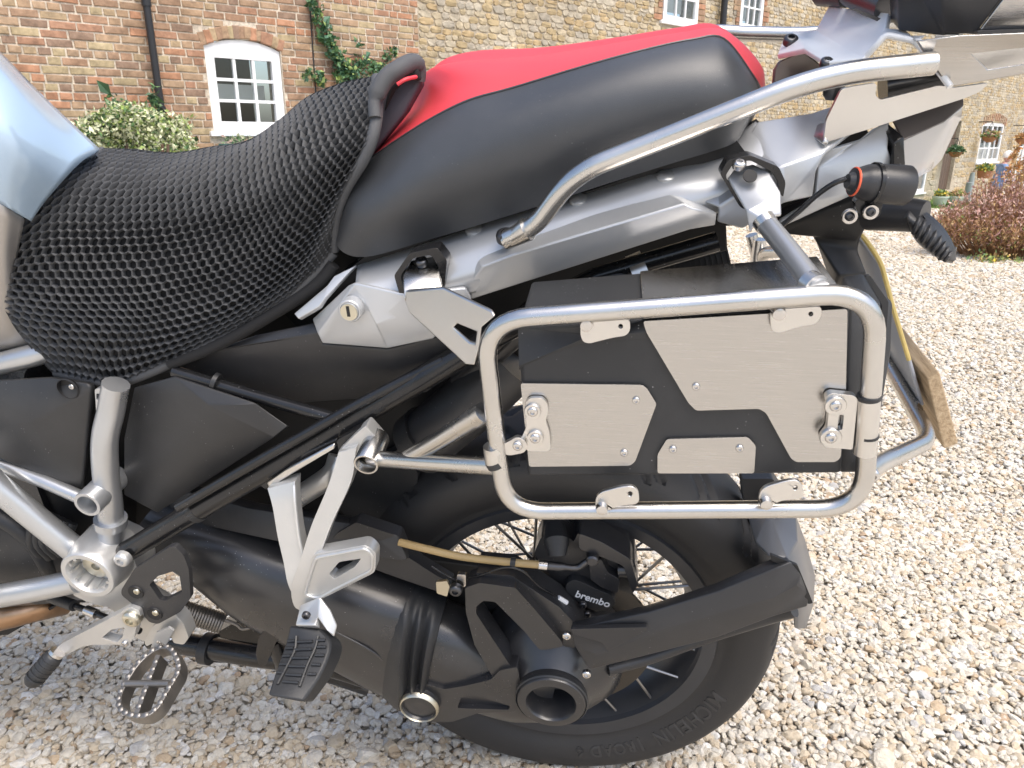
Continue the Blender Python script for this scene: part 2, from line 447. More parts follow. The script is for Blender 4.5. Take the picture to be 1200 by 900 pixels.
# ---------------------------------------------------------------- the long house wall: brick cottage then stone cottage
WO = Vector((-2.72, 6.017, 0)); WE = Vector((.7258, .6879, 0)); WN = Vector((.6879, -.7258, 0))
T_CORNER, R_CORNER, T_JOINT = -1.42, .42, 2.36
def wp(t, z, off=0.):
    if t >= T_CORNER: return WO + WE*t + WN*off + Vector((0, 0, z))
    a = (T_CORNER-t)/R_CORNER; c = WO + WE*T_CORNER - WN*R_CORNER
    if a < 1.5: return c + (WN*math.cos(a) - WE*math.sin(a))*(R_CORNER+off) + Vector((0, 0, z))
    return c - WE*(R_CORNER+off) - WN*((a-1.5)*R_CORNER) + Vector((0, 0, z))
def wallhit(px, py, off=0.):
    d = ray(px, py); o = WO + WN*off; k = (o-CAM).dot(WN)/d.dot(WN); X = CAM + d*k
    return (X-WO).dot(WE), X.z
def wall_ang(t):
    d = wp(t+.01, 0) - wp(t-.01, 0); return math.atan2(d.y, d.x)

def masonry(name, cols, rough=.85, bump=.5, scale=14.):
    out = []
    for i, c in enumerate(cols):
        m, ns, lk, b = new_mat(f'{name}')
        tc = N(ns, 'ShaderNodeTexCoord'); geo = N(ns, 'ShaderNodeNewGeometry')
        n = N(ns, 'ShaderNodeTexNoise', Scale=scale, Detail=8.0, Roughness=.7); lk.new(geo.outputs['Position'], n.inputs[0])
        n2 = N(ns, 'ShaderNodeTexNoise', Scale=1.3, Detail=3.0); lk.new(geo.outputs['Position'], n2.inputs[0])
        r = ramp(ns, [(.28, tuple(x*.55 for x in c)), (.5, c), (.72, tuple(min(1, x*1.35+.03) for x in c))]); lk.new(n.outputs[0], r.inputs[0])
        r2 = ramp(ns, [(.35, (.8,.78,.75)), (.65, (1.0,1.0,1.0))]); lk.new(n2.outputs[0], r2.inputs[0])
        mx = N(ns, 'ShaderNodeMix', data_type='RGBA', blend_type='MULTIPLY'); mx.inputs[0].default_value = .9
        lk.new(r.outputs[0], mx.inputs[6]); lk.new(r2.outputs[0], mx.inputs[7]); lk.new(mx.outputs[2], b.inputs['Base Color'])
        b.inputs['Roughness'].default_value = rough
        bp = N(ns, 'ShaderNodeBump', Strength=bump, Distance=.01); lk.new(n.outputs[0], bp.inputs['Height']); lk.new(bp.outputs[0], b.inputs['Normal'])
        out.append(m)
    return out
BRK = masonry('old_brick', [(.36,.20,.125), (.32,.205,.13), (.37,.25,.155), (.40,.295,.18), (.41,.215,.125), (.27,.18,.125), (.38,.265,.17), (.35,.215,.135), (.33,.22,.14), (.42,.335,.20)])
STN = masonry('honey_stone', [(.44,.36,.23), (.47,.40,.28), (.42,.33,.19), (.50,.44,.33), (.40,.36,.29), (.45,.34,.19), (.46,.41,.32)], scale=9.)
M['mortar'] = masonry('lime_mortar', [(.61,.535,.435)], bump=.6, scale=40.)[0]
M['mortar2'] = masonry('stone_mortar', [(.44,.38,.29)], bump=.6, scale=30.)[0]
M['upvc'] = mat('white_window_paint', (.80,.81,.82), .35)
M['pipe'] = mat('black_downpipe_paint', (.018,.018,.02), .35)
M['pane'] = glass('window_glass', (.85,.9,.9), .02, 1.)
M['room'] = mat('dim_room', (.10,.10,.095), .9)
M['blind_glare'] = mat('pale_blind_and_glare', (.62,.64,.64), .8)
M['doorwood'] = mat('weathered_door_wood', (.10,.065,.045), .6, 0, .3, 60., var=.4, vscale=8., stretch=(6, 6, 1))

def piece_mesh(i, kind):
    """unit piece, 1 x 1 in the wall plane, front at y=0, 1 deep; kind brick or stone"""
    r = random.Random(100+i); bm = bmesh.new()
    if kind == 'brick':
        ring = [(-.5,-.5), (.5,-.5), (.5,.5), (-.5,.5)]; ring = [(x+r.uniform(-.015,.015), z+r.uniform(-.05,.05)) for x, z in ring]; ins = (.03, .07)
    else:
        ring = []
        for k in range(9):
            a = 2*math.pi*(k+r.uniform(-.25,.25))/9; c, s = math.cos(a), math.sin(a)
            q = .5/(abs(c)**6+abs(s)**6)**(1/6); q *= r.uniform(.90, 1.0); ring.append((c*q, s*q))
        ins = (.045, .07)
    mid = [bm.verts.new((x, .12, z)) for x, z in ring]
    fr = [bm.verts.new((x*(1-2*ins[0]), -.02+r.uniform(-.1,.08), z*(1-2*ins[1]))) for x, z in ring]
    bk = [bm.verts.new((x, 1, z)) for x, z in ring]
    k = len(ring)
    for j in range(k):
        j2 = (j+1) % k
        bm.faces.new((bk[j], bk[j2], mid[j2], mid[j])); bm.faces.new((mid[j], mid[j2], fr[j2], fr[j]))
    c = bm.verts.new((0, -.05, 0))
    for j in range(k): bm.faces.new((fr[j], fr[(j+1) % k], c))
    return to_mesh(bm, kind)
def lay(kind, cells, mats, parent, vis, depth=.03, proud=.007, limit=300):
    """cells: (t, z, length, height, rot). The ones showing largest become objects, the rest one joined mesh"""
    var = []
    for i in range(len(mats)*2):
        me = piece_mesh(i, kind); me.materials.append(mats[i % len(mats)]); var.append(me)
    sc = []
    for c in cells:
        p = wp(c[0], c[1]); x, y, d = proj(p)
        sc.append((c[2]*c[3]/(d*d) if (d > 0 and vis(x, y)) else -1, c))
    sc.sort(key=lambda q: -q[0])
    rest = []
    for k, (s, c) in enumerate(sc):
        t, z, ln, h, rot = c; pr = proud + random.uniform(-.003, .004)
        ang = wall_ang(t); me = random.choice(var)
        mtx = Matrix.Translation(wp(t, z, pr)) @ Matrix.Rotation(ang, 4, 'Z') @ Matrix.Rotation(rot, 4, 'Y') @ Matrix.Diagonal((ln, depth, h, 1))
        if k < limit and s > 0:
            o = bpy.data.objects.new(kind, me); COL.objects.link(o); o.parent = parent; o.matrix_basis = mtx
        else: rest.append((me, mtx))
    V_, Fc, mi = [], [], []
    for me, mtx in rest:
        b0 = len(V_); V_ += [tuple(mtx @ v.co) for v in me.vertices]
        for p in me.polygons: Fc.append([b0+i for i in p.vertices]); mi.append(mats.index(me.materials[0]))
    me = bpy.data.meshes.new(kind); me.from_pydata(V_, [], Fc)
    for m in mats: me.materials.append(m)
    me.polygons.foreach_set('material_index', mi)
    o = bpy.data.objects.new('further_'+kind+'s', me); COL.objects.link(o); o.parent = parent; o['kind'] = 'stuff'
def wall_sheet(name, t0, t1, z0, z1, holes, m, parent):
    lp = [[wp(t0, z0), wp(t1, z0), wp(t1, z1), wp(t0, z1)]] + [[wp(a, c), wp(b, c), wp(b, d), wp(a, d)] for a, b, c, d in holes]
    bm = sheet_bm(lp, .3, WN*-.3)
    return part(name, bm, m, parent, smooth=False)
def wbox(bm, t0, t1, z0, z1, o0, o1):
    vs = [bm.verts.new(wp(t, z, o)) for o in (o0, o1) for z in (z0, z1) for t in (t0, t1)]
    for f in ((0,1,3,2), (4,6,7,5), (0,4,5,1), (2,3,7,6), (0,2,6,4), (1,5,7,3)): bm.faces.new([vs[i] for i in f])
def window(parent, t0, t1, z0, z1, cols, rws, fw=.07, bar=.022, inset=-.07, sill=True, blind_glare=None, arch=0., name='window', gap=None):
    """white framed window; each pane its own object"""
    bm = bmesh.new(); f0, f1 = inset, inset+.05
    top = z1-arch
    wbox(bm, t0, t0+fw, z0, top, f0, f1); wbox(bm, t1-fw, t1, z0, top, f0, f1)
    wbox(bm, t0+fw, t1-fw, z0, z0+fw, f0, f1); wbox(bm, t0+fw, t1-fw, top-fw, top, f0, f1)
    if arch:
        k = 10
        for i in range(k):
            a, b = t0+(t1-t0)*i/k, t0+(t1-t0)*(i+1)/k
            za, zb = [top + arch*(1-(2*(q-t0)/(t1-t0)-1)**2) + .002 for q in (a, b)]
            vs = [bm.verts.new(wp(t, z, o)) for o in (f0, f1) for t, z in ((a, top), (b, top), (b, zb), (a, za))]
            for f in ((0,1,2,3), (7,6,5,4), (0,4,5,1), (3,2,6,7), (0,3,7,4), (1,5,6,2)): bm.faces.new([vs[i] for i in f])
    g0, g1, h0, h1 = t0+fw, t1-fw, z0+fw, top-fw
    for i in range(1, cols):
        x = g0+(g1-g0)*i/cols; bw = gap if gap and i == cols//2 else bar; wbox(bm, x-bw/2, x+bw/2, h0, h1, f0+.008, f1-.006)
    for j in range(1, rws):
        z = h0+(h1-h0)*j/rws
        for i in range(cols):
            a = g0+(g1-g0)*i/cols + (bar/2 if i else 0); b = g0+(g1-g0)*(i+1)/cols - (bar/2 if i < cols-1 else 0)
            wbox(bm, a, b, z-bar/2, z+bar/2, f0+.010, f1-.010)
    w = part(name, bm, 'upvc', parent, smooth=False)
    for i in range(cols):
        for j in range(rws):
            b2 = bmesh.new()
            wbox(b2, g0+(g1-g0)*i/cols+.006, g0+(g1-g0)*(i+1)/cols-.006, h0+(h1-h0)*j/rws+.006, h0+(h1-h0)*(j+1)/rws-.006, f0+.018, f0+.022)
            part('pane', b2, 'pane', w, smooth=False)
    if sill:
        b3 = bmesh.new(); wbox(b3, t0-.05, t1+.05, z0-.045, z0-.002, inset-.02, .045); part('sill', b3, 'upvc', w, smooth=False, bevel=.006)
    b4 = bmesh.new(); wbox(b4, t0+.01, t1-.01, z0+.01, z1-.01, -.9, -.30-.35); part('room', b4, 'room', w, smooth=False)
    if blind_glare:
        b5 = bmesh.new()
        za = h0+(h1-h0)*blind_glare[0]; zb = h0+(h1-h0)*blind_glare[1]
        wbox(b5, g0, g1, za, zb, -.24, -.23); part('blind_glare', b5, 'blind_glare', w, smooth=False)
    return w

# ---- brick cottage
BH = empty('brick_house', wp(.5, 0), 'red-brown brick cottage with rounded corner and small arched white window', 'house')
BH.matrix_world = Matrix.Identity(4)
a = wallhit(251, 155); b_ = wallhit(337, 152); c_ = wallhit(292, 47)
BW = (a[0], b_[0], a[1]+.01, c_[1])
bwall = wall_sheet('wall', T_CORNER, T_JOINT, -.5, 5.2, [BW], 'mortar', BH)
bm = bmesh.new()
ts = [T_CORNER - R_CORNER*1.5*i/14 for i in range(15)] + [T_CORNER-R_CORNER*1.5-4]
lo = [bm.verts.new(wp(t, -.5)) for t in ts]; hi = [bm.verts.new(wp(t, 5.2)) for t in ts]
for i in range(len(ts)-1): bm.faces.new((lo[i], lo[i+1], hi[i+1], hi[i]))
part('corner_wall', bm, 'mortar', BH)
cells = []; z = -.46; row = 0
archc = ((BW[0]+BW[1])/2, BW[3]); half = (BW[1]-BW[0])/2
while z < 5.15:
    t = T_CORNER - R_CORNER*1.5 - random.uniform(0, .2); head = (row % 5 == 2)
    while t < T_JOINT-.02:
        ln = .087 if (head or random.random() < .22) else .182
        ln = min(ln, T_JOINT - .004 - t); mid = t+ln/2
        skip = False
        if z+.065 > BW[2]-.05 and z < BW[3]-.02:
            if mid+ln/2 > BW[0]-.004 and mid-ln/2 < BW[1]+.004:
                l = mid-ln/2; r_ = mid+ln/2
                if l < BW[0]-.04: r_ = BW[0]-.006; cells.append(((l+r_)/2, z+.028, r_-l, .052, 0))
                elif r_ > BW[1]+.04: l = BW[1]+.006; cells.append(((l+r_)/2, z+.028, r_-l, .052, 0))
                skip = True
        if z+.065 > BW[3]-.06 and z < BW[3]+.13:
            if BW[0]-.10 < mid < BW[1]+.10:
                zt = BW[3] - .075*((mid-archc[0])/half)**2 + .115
                if z+.02 < zt: skip = True
        if not skip and ln > .04: cells.append((mid, z+.028, ln-.002, .052+random.uniform(-.003,.003), random.uniform(-.008,.008)))
        t += ln+.012
    z += .0645; row += 1
for i in range(15):           # rough brick arch over the window
    x = BW[0]-.03 + (BW[1]-BW[0]+.06)*(i+.5)/15; q = (x-archc[0])/half
    cells.append((x, BW[3]-.075*q*q+.058, .064, .105, q*.28))
lay('brick', cells, BRK, bwall, lambda x, y: -10 < x < 500 and -6 < y < 185 - max(0, 60-abs(x-300))*.2 and not (x < 110 and y > 70+x))
window(BH, BW[0]+.004, BW[1]-.004, BW[2], BW[3]-.004, 3, 3, fw=.085, bar=.026, blind_glare=(.36,.62), arch=.075)  # pale middle band paints the white reflection in the panes
dp = [wallhit(171, 0), wallhit(187, 140)]
bm = tube_bm([wp(dp[1][0], 4.9, .075), wp(dp[1][0], 1.16, .075)], .030, 14)
dpo = part('downpipe', bm, 'pipe', BH)
for zz in (1.2, 2.02, 3.1): part('pipe_collar', tube_bm([wp(dp[1][0], zz, .075), wp(dp[1][0], zz+.05, .075)], .038, 14), 'pipe', dpo)
part('wall_cable', tube_bm([wp(wallhit(367, 60)[0], 2.4, .012), wp(wallhit(369, 110)[0], 1.2, .012)], .007, 8), 'pipe', BH)
bm = bmesh.new(); rg = [wp(T_CORNER-.1, 5.15, .3), wp(T_JOINT, 5.15, .3), wp(T_JOINT, 7.2, -2.6), wp(T_CORNER-.1, 7.2, -2.6)]
M['slate'] = mat('roof_slate', (.10,.10,.11), .7, 0, .3, 30.)
part('roof', sheet_bm([rg], .1, Vector((0, 0, -.1))), 'slate', BH, smooth=False)

# ---- stone cottage
SH = empty('stone_house', (0,0,0), 'long honey coloured rubble stone cottage with white casement windows', 'house')
w1 = (wallhit(775, 26)[0], wallhit(815, 32)[0], wallhit(795, 27)[1], wallhit(795, 27)[1]+1.15)
w2 = (wallhit(865, 33)[0], wallhit(891, 37)[0], wallhit(878, 35)[1], wallhit(878, 35)[1]+1.15)
w3 = (wallhit(1144, 189)[0], wallhit(1169, 189)[0], wallhit(1156, 190)[1], wallhit(1160, 144)[1])
w4 = (wallhit(1062, 224)[0], wallhit(1083, 224)[0], wallhit(1075, 226)[1], wallhit(1075, 226)[1]+1.1)
d1 = (wallhit(1099, 220)[0], wallhit(1113, 220)[0], wallhit(1106, 221)[1]-.05, wallhit(1125, 142)[1])
w5 = (wallhit(1192, 186)[0], wallhit(1211, 186)[0], w3[2]-.9, w3[3])
HO = [w1, w2, w3, w4, d1, w5]
swall = wall_sheet('wall', T_JOINT, 34, -1.0, 5.4, HO, 'mortar2', SH)
cells = []; z = -.95
while z < 5.35:
    fine = .4 < z < 3.3
    h = random.uniform(.045, .092) if fine else random.uniform(.09, .16); t = T_JOINT + random.uniform(0, .01)
    while t < 33.8:
        ln = h*random.uniform(1.2, 3.2)*.9*(1 if t < 15 else 1.5)
        def clash(l, r_): return any(r_ > a-.01 and l < b+.01 and z+h > c-.01 and z < d+.01 for a, b, c, d in HO)
        if not clash(t, t+ln):
            if random.random() < .22 and h > .085:
                cells.append((t+ln/2, z+h*.27, ln*.97, h*.46, random.uniform(-.04,.04))); cells.append((t+ln/2+.02, z+h*.76, ln*.9, h*.46, random.uniform(-.04,.04)))
            else: cells.append((t+ln/2, z+h/2+random.uniform(-.008,.008), ln*.99, h*.97, random.uniform(-.06,.06)))
        t += ln+.004
    z += h*.97
lay('stone', cells, STN, swall, lambda x, y: 490 < x < 985 and -8 < y < 70, depth=.05, proud=.009)
window(SH, *w1, 3, 4, fw=.075, bar=.024, blind_glare=(.1,.95), inset=-.02)
window(SH, *w2, 3, 4, fw=.075, bar=.024, blind_glare=(.1,.95), inset=-.03)
window(SH, *w3, 4, 3, fw=.09, bar=.03, inset=-.06, blind_glare=(.0,.5), gap=.12)
window(SH, *w4, 2, 2, fw=.09, bar=.03, inset=-.06)
window(SH, *w5, 4, 3, fw=.09, bar=.03, inset=-.06, gap=.12)
bm = bmesh.new(); wbox(bm, d1[0]+.01, d1[1]-.01, d1[2], d1[3]-.02, -.16, -.11); dr = part('door', bm, 'doorwood', SH, smooth=False)
for i in range(5):
    bm = bmesh.new(); q = (d1[1]-d1[0]-.02)/5; wbox(bm, d1[0]+.012+q*i, d1[0]+q*(i+1), d1[2]+.02, d1[3]-.03, -.108, -.088); part('plank', bm, 'doorwood', dr, smooth=False)
tpp = wallhit(842, 10)[0]
part('downpipe', tube_bm([wp(tpp, 5.2, .1), wp(tpp, -.5, .1)], .05, 12), 'pipe', SH)
for wn in (w1, w2, w3):           # red brick dressings beside and above the openings
    for k in range(int((wn[3]-wn[2])/.08)):
        for sgn, te in ((-1, wn[0]), (1, wn[1])):
            if wn is w3: continue
            bm = bmesh.new(); q = random.choice((.11, .2)); wbox(bm, te+(.012 if sgn > 0 else -q), te+(q if sgn > 0 else -.012), wn[2]+k*.08, wn[2]+k*.08+.066, -.02, .022)
            part('brick', bm, random.choice(BRK[:3]+[BRK[4]]), swall, smooth=False)
for k in range(13):
    x = w3[0]-.1+(w3[1]-w3[0]+.2)*(k+.5)/13; q = (k-6)/6; bm = bmesh.new(); wbox(bm, x-.045, x+.04, w3[3]+.06-.12*q*q, w3[3]+.27-.12*q*q, -.02, .025)
    part('brick', bm, random.choice(BRK[:3]), swall, smooth=False)
rg = [wp(T_JOINT, 5.35, .3), wp(34, 5.35, .3), wp(34, 7.6, -2.8), wp(T_JOINT, 7.6, -2.8)]
part('roof', sheet_bm([rg], .1, Vector((0, 0, -.1))), 'slate', SH, smooth=False)

# ---------------------------------------------------------------- plants
def leafmat(name, c, var=.3):
    m, ns, lk, b = new_mat(name)
    geo = N(ns, 'ShaderNodeNewGeometry')
    n = N(ns, 'ShaderNodeTexNoise', Scale=25.0, Detail=2.0); lk.new(geo.outputs['Position'], n.inputs[0])
    r = ramp(ns, [(.3, tuple(x*(1-var) for x in c)), (.7, tuple(min(1, x*(1+var)) for x in c))]); lk.new(n.outputs[0], r.inputs[0])
    lk.new(r.outputs[0], b.inputs['Base Color']); b.inputs['Roughness'].default_value = .5
    b.inputs['Subsurface Weight'].default_value = 0
    return m
LF = dict(cream=leafmat('cream_leaf', (.56,.58,.38)), green=leafmat('mid_green_leaf', (.10,.19,.07)), dark=leafmat('dark_leaf', (.035,.085,.035)),
          lime=leafmat('lime_leaf', (.26,.34,.10)), rose=leafmat('rose_leaf', (.06,.14,.055)), rose2=leafmat('bluegreen_leaf', (.075,.17,.10)),
          purple=leafmat('faded_purple_flower', (.41,.23,.19)), rust=leafmat('rust_stem', (.36,.20,.10)), straw=leafmat('straw_stem', (.50,.34,.15)),
          mauve=leafmat('pale_mauve_flower', (.52,.35,.29)), grass=leafmat('lawn_blade', (.13,.22,.05)), yellow=leafmat('yellow_flower', (.62,.48,.06)),
          stem=leafmat('brown_stem', (.10,.06,.04)), redfl=leafmat('red_flower', (.65,.02,.05)), orange=leafmat('orange_seedhead', (.58,.30,.11)))
def leaves(pts, size, mats, weights, aspect=.6, up=0.):
    """each leaf a folded four-sided blade"""
    V_, Fc, mi = [], [], []
    for i, p in enumerate(pts):
        s = size*math.exp(random.gauss(0, .3)); d = Vector((random.gauss(0,1), random.gauss(0,1), random.gauss(0,1)+up)).normalized()
        n = d.orthogonal().normalized(); n = (Matrix.Rotation(random.uniform(0, 6.28), 3, d) @ n); side = d.cross(n)
        b0 = len(V_); p = Vector(p)
        V_ += [tuple(p), tuple(p+d*s*.5+side*s*aspect*.5+n*s*.12), tuple(p+d*s), tuple(p+d*s*.5-side*s*aspect*.5+n*s*.12)]
        Fc += [(b0, b0+1, b0+2), (b0, b0+2, b0+3)]; k = random.choices(range(len(mats)), weights)[0]; mi += [k, k]
    me = bpy.data.meshes.new('leaves'); me.from_pydata(V_, [], Fc)
    for m in mats: me.materials.append(LF[m])
    me.polygons.foreach_set('material_index', mi)
    return me
def blob(c, r, n, shell=.55):
    out = []
    for _ in range(n):
        d = Vector((random.gauss(0,1), random.gauss(0,1), random.gauss(0,1))).normalized(); q = (shell + (1-shell)*random.random())
        out.append(Vector(c) + Vector((d.x*r[0], d.y*r[1], d.z*r[2]))*q)
    return out
# variegated shrub below the drainpipe
def at_wall(px, py, off): t, z = wallhit(px, py, off); return wp(t, z, off)
sb = at_wall(160, 185, .55); sb.z = 0
BS = empty('variegated_shrub', sb, 'rounded cream and green variegated shrub against the brick wall', 'shrub'); inv = Matrix.Translation(-sb)
pts = []
for px, py, rp, n in ((160,160,36,2000), (122,155,24,1000), (190,165,30,1400), (142,141,18,800), (172,150,24,1000), (207,174,22,900), (110,170,24,900), (160,200,50,1500)):
    c = at_wall(px, py, .55+random.uniform(-.15,.15)); r = rp*6.6/F
    pts += blob(c-sb, (r, r*.9, r*.95), n)
pts += [q for k in range(22) for q in blob(at_wall(random.uniform(108,214), 138+abs(random.gauss(0,12))+random.random()*12, .6)-sb, (.09,.09,.08), 90)]
part('foliage', leaves(pts, .034, ['cream', 'lime', 'green', 'dark'], [6, 2.8, 1.6, .5]), None, BS, smooth=False)
pts = blob(at_wall(137, 126, .35)-sb, (.10,.1,.12), 90, .1) + blob(at_wall(182, 120, .3)-sb, (.05,.05,.14), 70, .1)
part('top_shoots', leaves(pts, .045, ['green', 'dark'], [2, 2]), None, BS, smooth=False)
bm = bmesh.new()
for k in range(9):
    x = random.uniform(-.3, .3); y = random.uniform(-.2, .2); tube_bm(crom([Vector((x*.3, y*.3, 0)), Vector((x*.8, y*.8, .5)), Vector((x, y, .95))], 3), .012, 6, bm=bm)
part('stems', bm, LF['stem'], BS)
# climbing rose
rb = wp(wallhit(395, 100)[0], 0, .06)
CR = empty('climbing_rose', rb, 'leafy climbing rose trained up the brick wall beside the arched window', 'climber')
path = [(372,-8), (373,10), (380,30), (386,52), (392,72), (402,92), (415,105)]
bm = bmesh.new()
tube_bm(crom([at_wall(x, y, .05)-rb for x, y in path] + [Vector((.05, 0, .4)), Vector((.0, 0, 0))], 4), .011, 7, bm=bm)
for ch in ([(392,72),(420,66),(450,72),(462,62)], [(392,72),(380,85),(362,88)], [(402,88),(430,80),(455,84),(470,78)], [(415,100),(440,90),(468,92)]):
    tube_bm(crom([at_wall(x, y, .06)-rb for x, y in ch], 4), .006, 6, bm=bm)
part('stems', bm, LF['stem'], CR)
pts = []
for px, py, rp, n in ((364,3,6,34), (373,12,7,40), (372,24,7,40), (381,32,7,50), (378,44,8,60), (386,50,8,60), (390,60,9,80), (396,70,10,90), (404,80,11,120), (412,86,13,140), (398,90,9,60),
                      (424,72,11,70), (436,78,10,60), (445,82,10,60), (362,86,8,40), (374,90,9,50), (378,98,6,24), (455,66,7,20), (462,62,6,18), (415,100,10,50), (450,95,12,50), (430,95,12,50), (468,84,8,24), (420,52,6,10), (460,58,6,12)):
    r = rp*7.8/F; pts += [q-rb for q in blob(at_wall(px, py, .08), (r, r*.7, r), n, .1)]
part('foliage', leaves(pts, .044, ['rose', 'rose2', 'green', 'lime'], [4, 3, 2, .8], aspect=.75), None, CR, smooth=False)
part('red_bloom', leaves(blob(at_wall(494, 91, .12)-rb, (.025,.025,.025), 60, .3), .03, ['redfl'], [1], 1.), None, CR, smooth=False)
# heather-like shrub beside the drive on the right
gb = ground(1185, 300); gb.z = gz(gb.y)
HS = empty('heather_shrub', gb, 'bushy purple and rust coloured shrub at the edge of the gravel', 'shrub')
V_, Fc, mi = [], [], []
pts = []; tips = []
bm = bmesh.new()
for k in range(1500):
    a = random.uniform(0, 6.283); q = math.sqrt(random.random()); bx_, by_ = math.cos(a)*q*.75+.12, math.sin(a)*q*.55
    h = (.84 - .44*q*q)*random.uniform(.72, 1.12); ox, oy = bx_*random.uniform(.15,.35)+random.gauss(0,.05), by_*.25+random.gauss(0,.05)
    p0 = Vector((bx_*.75, by_*.75, 0)); p1 = Vector((bx_+ox*.3, by_+oy*.3, h*.55)); p2 = Vector((bx_+ox, by_+oy, h))
    if k % 2 == 0: tube_bm([p0, p1, p2], [.004, .003, .0015], 3, bm=bm, caps=False)
    for j in range(9):
        t = random.uniform(.35, 1.02); tips.append(p0*(1-t)**2 + p1*2*t*(1-t) + p2*t*t + Vector((random.gauss(0,.018), random.gauss(0,.018), 0)))
part('stems', bm, LF['rust'], HS)
hi_ = [p for p in tips if p.z > .36+random.gauss(0,.09)]; lo_ = [p for p in tips if not p.z > .40]
part('flower_spikes', leaves(hi_, .034, ['purple', 'mauve', 'rust', 'straw'], [4, 2.4, 1.5, .7], .45, 1.2), None, HS, smooth=False)
part('lower_foliage', leaves(lo_+[Vector((p.x*1.02, p.y, p.z*.8)) for p in lo_], .04, ['rust', 'straw', 'purple', 'lime'], [4, 2, 1.4, .5], .3, 1.), None, HS, smooth=False)
part('edge_weeds', leaves([Vector((random.uniform(-.72,.3), -.52+random.gauss(0,.08), abs(random.gauss(0,.05)))) for _ in range(500)], .035, ['lime', 'green', 'straw', 'yellow'], [3, 1.5, 2, .6], .5, .6), None, HS, smooth=False)
# tall dried stems behind it
_d = ray(1203, 200); _k = (gb.y+1.3-CAM.y)/_d.y; tb = Vector((CAM.x+_d.x*_k, gb.y+1.3, gz(gb.y+1.3)))
TS = empty('dried_seedheads', tb, 'tall orange dried seed heads standing behind the purple shrub', 'plant')
bm = bmesh.new(); pts = []
for k in range(26):
    x, y = random.gauss(0, .10), random.gauss(0, .12); h = random.uniform(.75, 1.1)
    p2 = Vector((x*1.3, y*1.3, h)); tube_bm([Vector((x*.4, y*.4, 0)), Vector((x, y, h*.6)), p2], .004, 4, bm=bm, caps=False)
    pts += blob(p2, (.03,.03,.06), 34, .1); pts += [Vector((x*.8+random.gauss(0,.03), y*.8, random.uniform(.3, h))) for _ in range(14)]
part('stems', bm, LF['straw'], TS); part('seed_heads', leaves(pts, .045, ['orange', 'straw', 'rust'], [4, 3, 1], .5, .5), None, TS, smooth=False)

# lawn strip, pots, baskets by the far cottage
la = ground(1050, 243); 
lw = bmesh.new()
c0 = ground(1040, 244.5); c1 = ground(1150, 244.5); c1b = ground(1240, 244.5)
zz = gz(c0.y)
far = 2.6
ring = [Vector((c0.x-2.0, c0.y+.1, 0)), Vector((c1b.x, c0.y+.1, 0)), Vector((c1b.x+2.8, c0.y+far, 0)), Vector((c0.x-.5, c0.y+far, 0))]
for v in ring: v.z = gz(v.y)+.012
lawn = part('lawn', sheet_bm([ring], .05, Vector((0, 0, -.06))), LF['grass'], None, smooth=False); tag(lawn, kind='structure')
gp = []
for _ in range(16000):
    y = c0.y+.06+random.random()*far; f = (y-c0.y)/far; gp.append(Vector((random.uniform(c0.x-2+1.5*f, c1b.x+2.8*f), y, gz(y)+.01)))
tag(part('grass', leaves(gp, .06, ['grass', 'lime', 'green'], [4, 1.5, 1.5], .18, 2.5), None, None, smooth=False), 'mown grass strip at the far edge of the gravel', 'grass', kind='stuff')
M['pot'] = mat('pale_green_glazed_pot', (.42,.50,.42), .5, 0, 0, var=.12); M['terra'] = mat('terracotta', (.42,.16,.08), .8, 0, .2, 40., var=.2)
M['soil'] = mat('potting_soil', (.05,.035,.025), .95); M['wicker'] = mat('brown_wicker', (.28,.13,.06), .8, 0, .6, 120., var=.3, vscale=60.)
def pot(px, label, flowers):
    p = ground(px, 243.6); p.z = gz(p.y)+.012; s = p.y*0+ (p-CAM).dot(FWD)/F
    e = empty('planter_pot', p, label, 'pot', 'green pots on the lawn')
    r1, r0, h = 8.7*s, 5.6*s, 13*s
    part('pot_body', lathe_bm(Vector((0,0,0)), (0,0,1), [(0,0),(0,r0),(h*.85,r1*.97),(h*.85,r1*1.04),(h,r1*1.04),(h,r1*.92),(h*.9,r1*.9)], 28), 'pot', e)
    part('soil', lathe_bm(Vector((0,0,h*.9)), (0,0,1), [(0,r1*.9),(.01,0)], 20), 'soil', e)
    part('foliage', leaves(blob((0,0,h*1.18), (r1*.98,r1*.98,h*.32), 700, .1), .05, flowers, [2]*len(flowers), .6, .5), None, e, smooth=False)
pot(1100, 'pale green tapered pot filled with yellow flowers on the lawn', ['yellow', 'lime', 'green'])
pot(1118.5, 'pale green tapered pot with reddish brown foliage on the lawn', ['rust', 'straw', 'lime'])
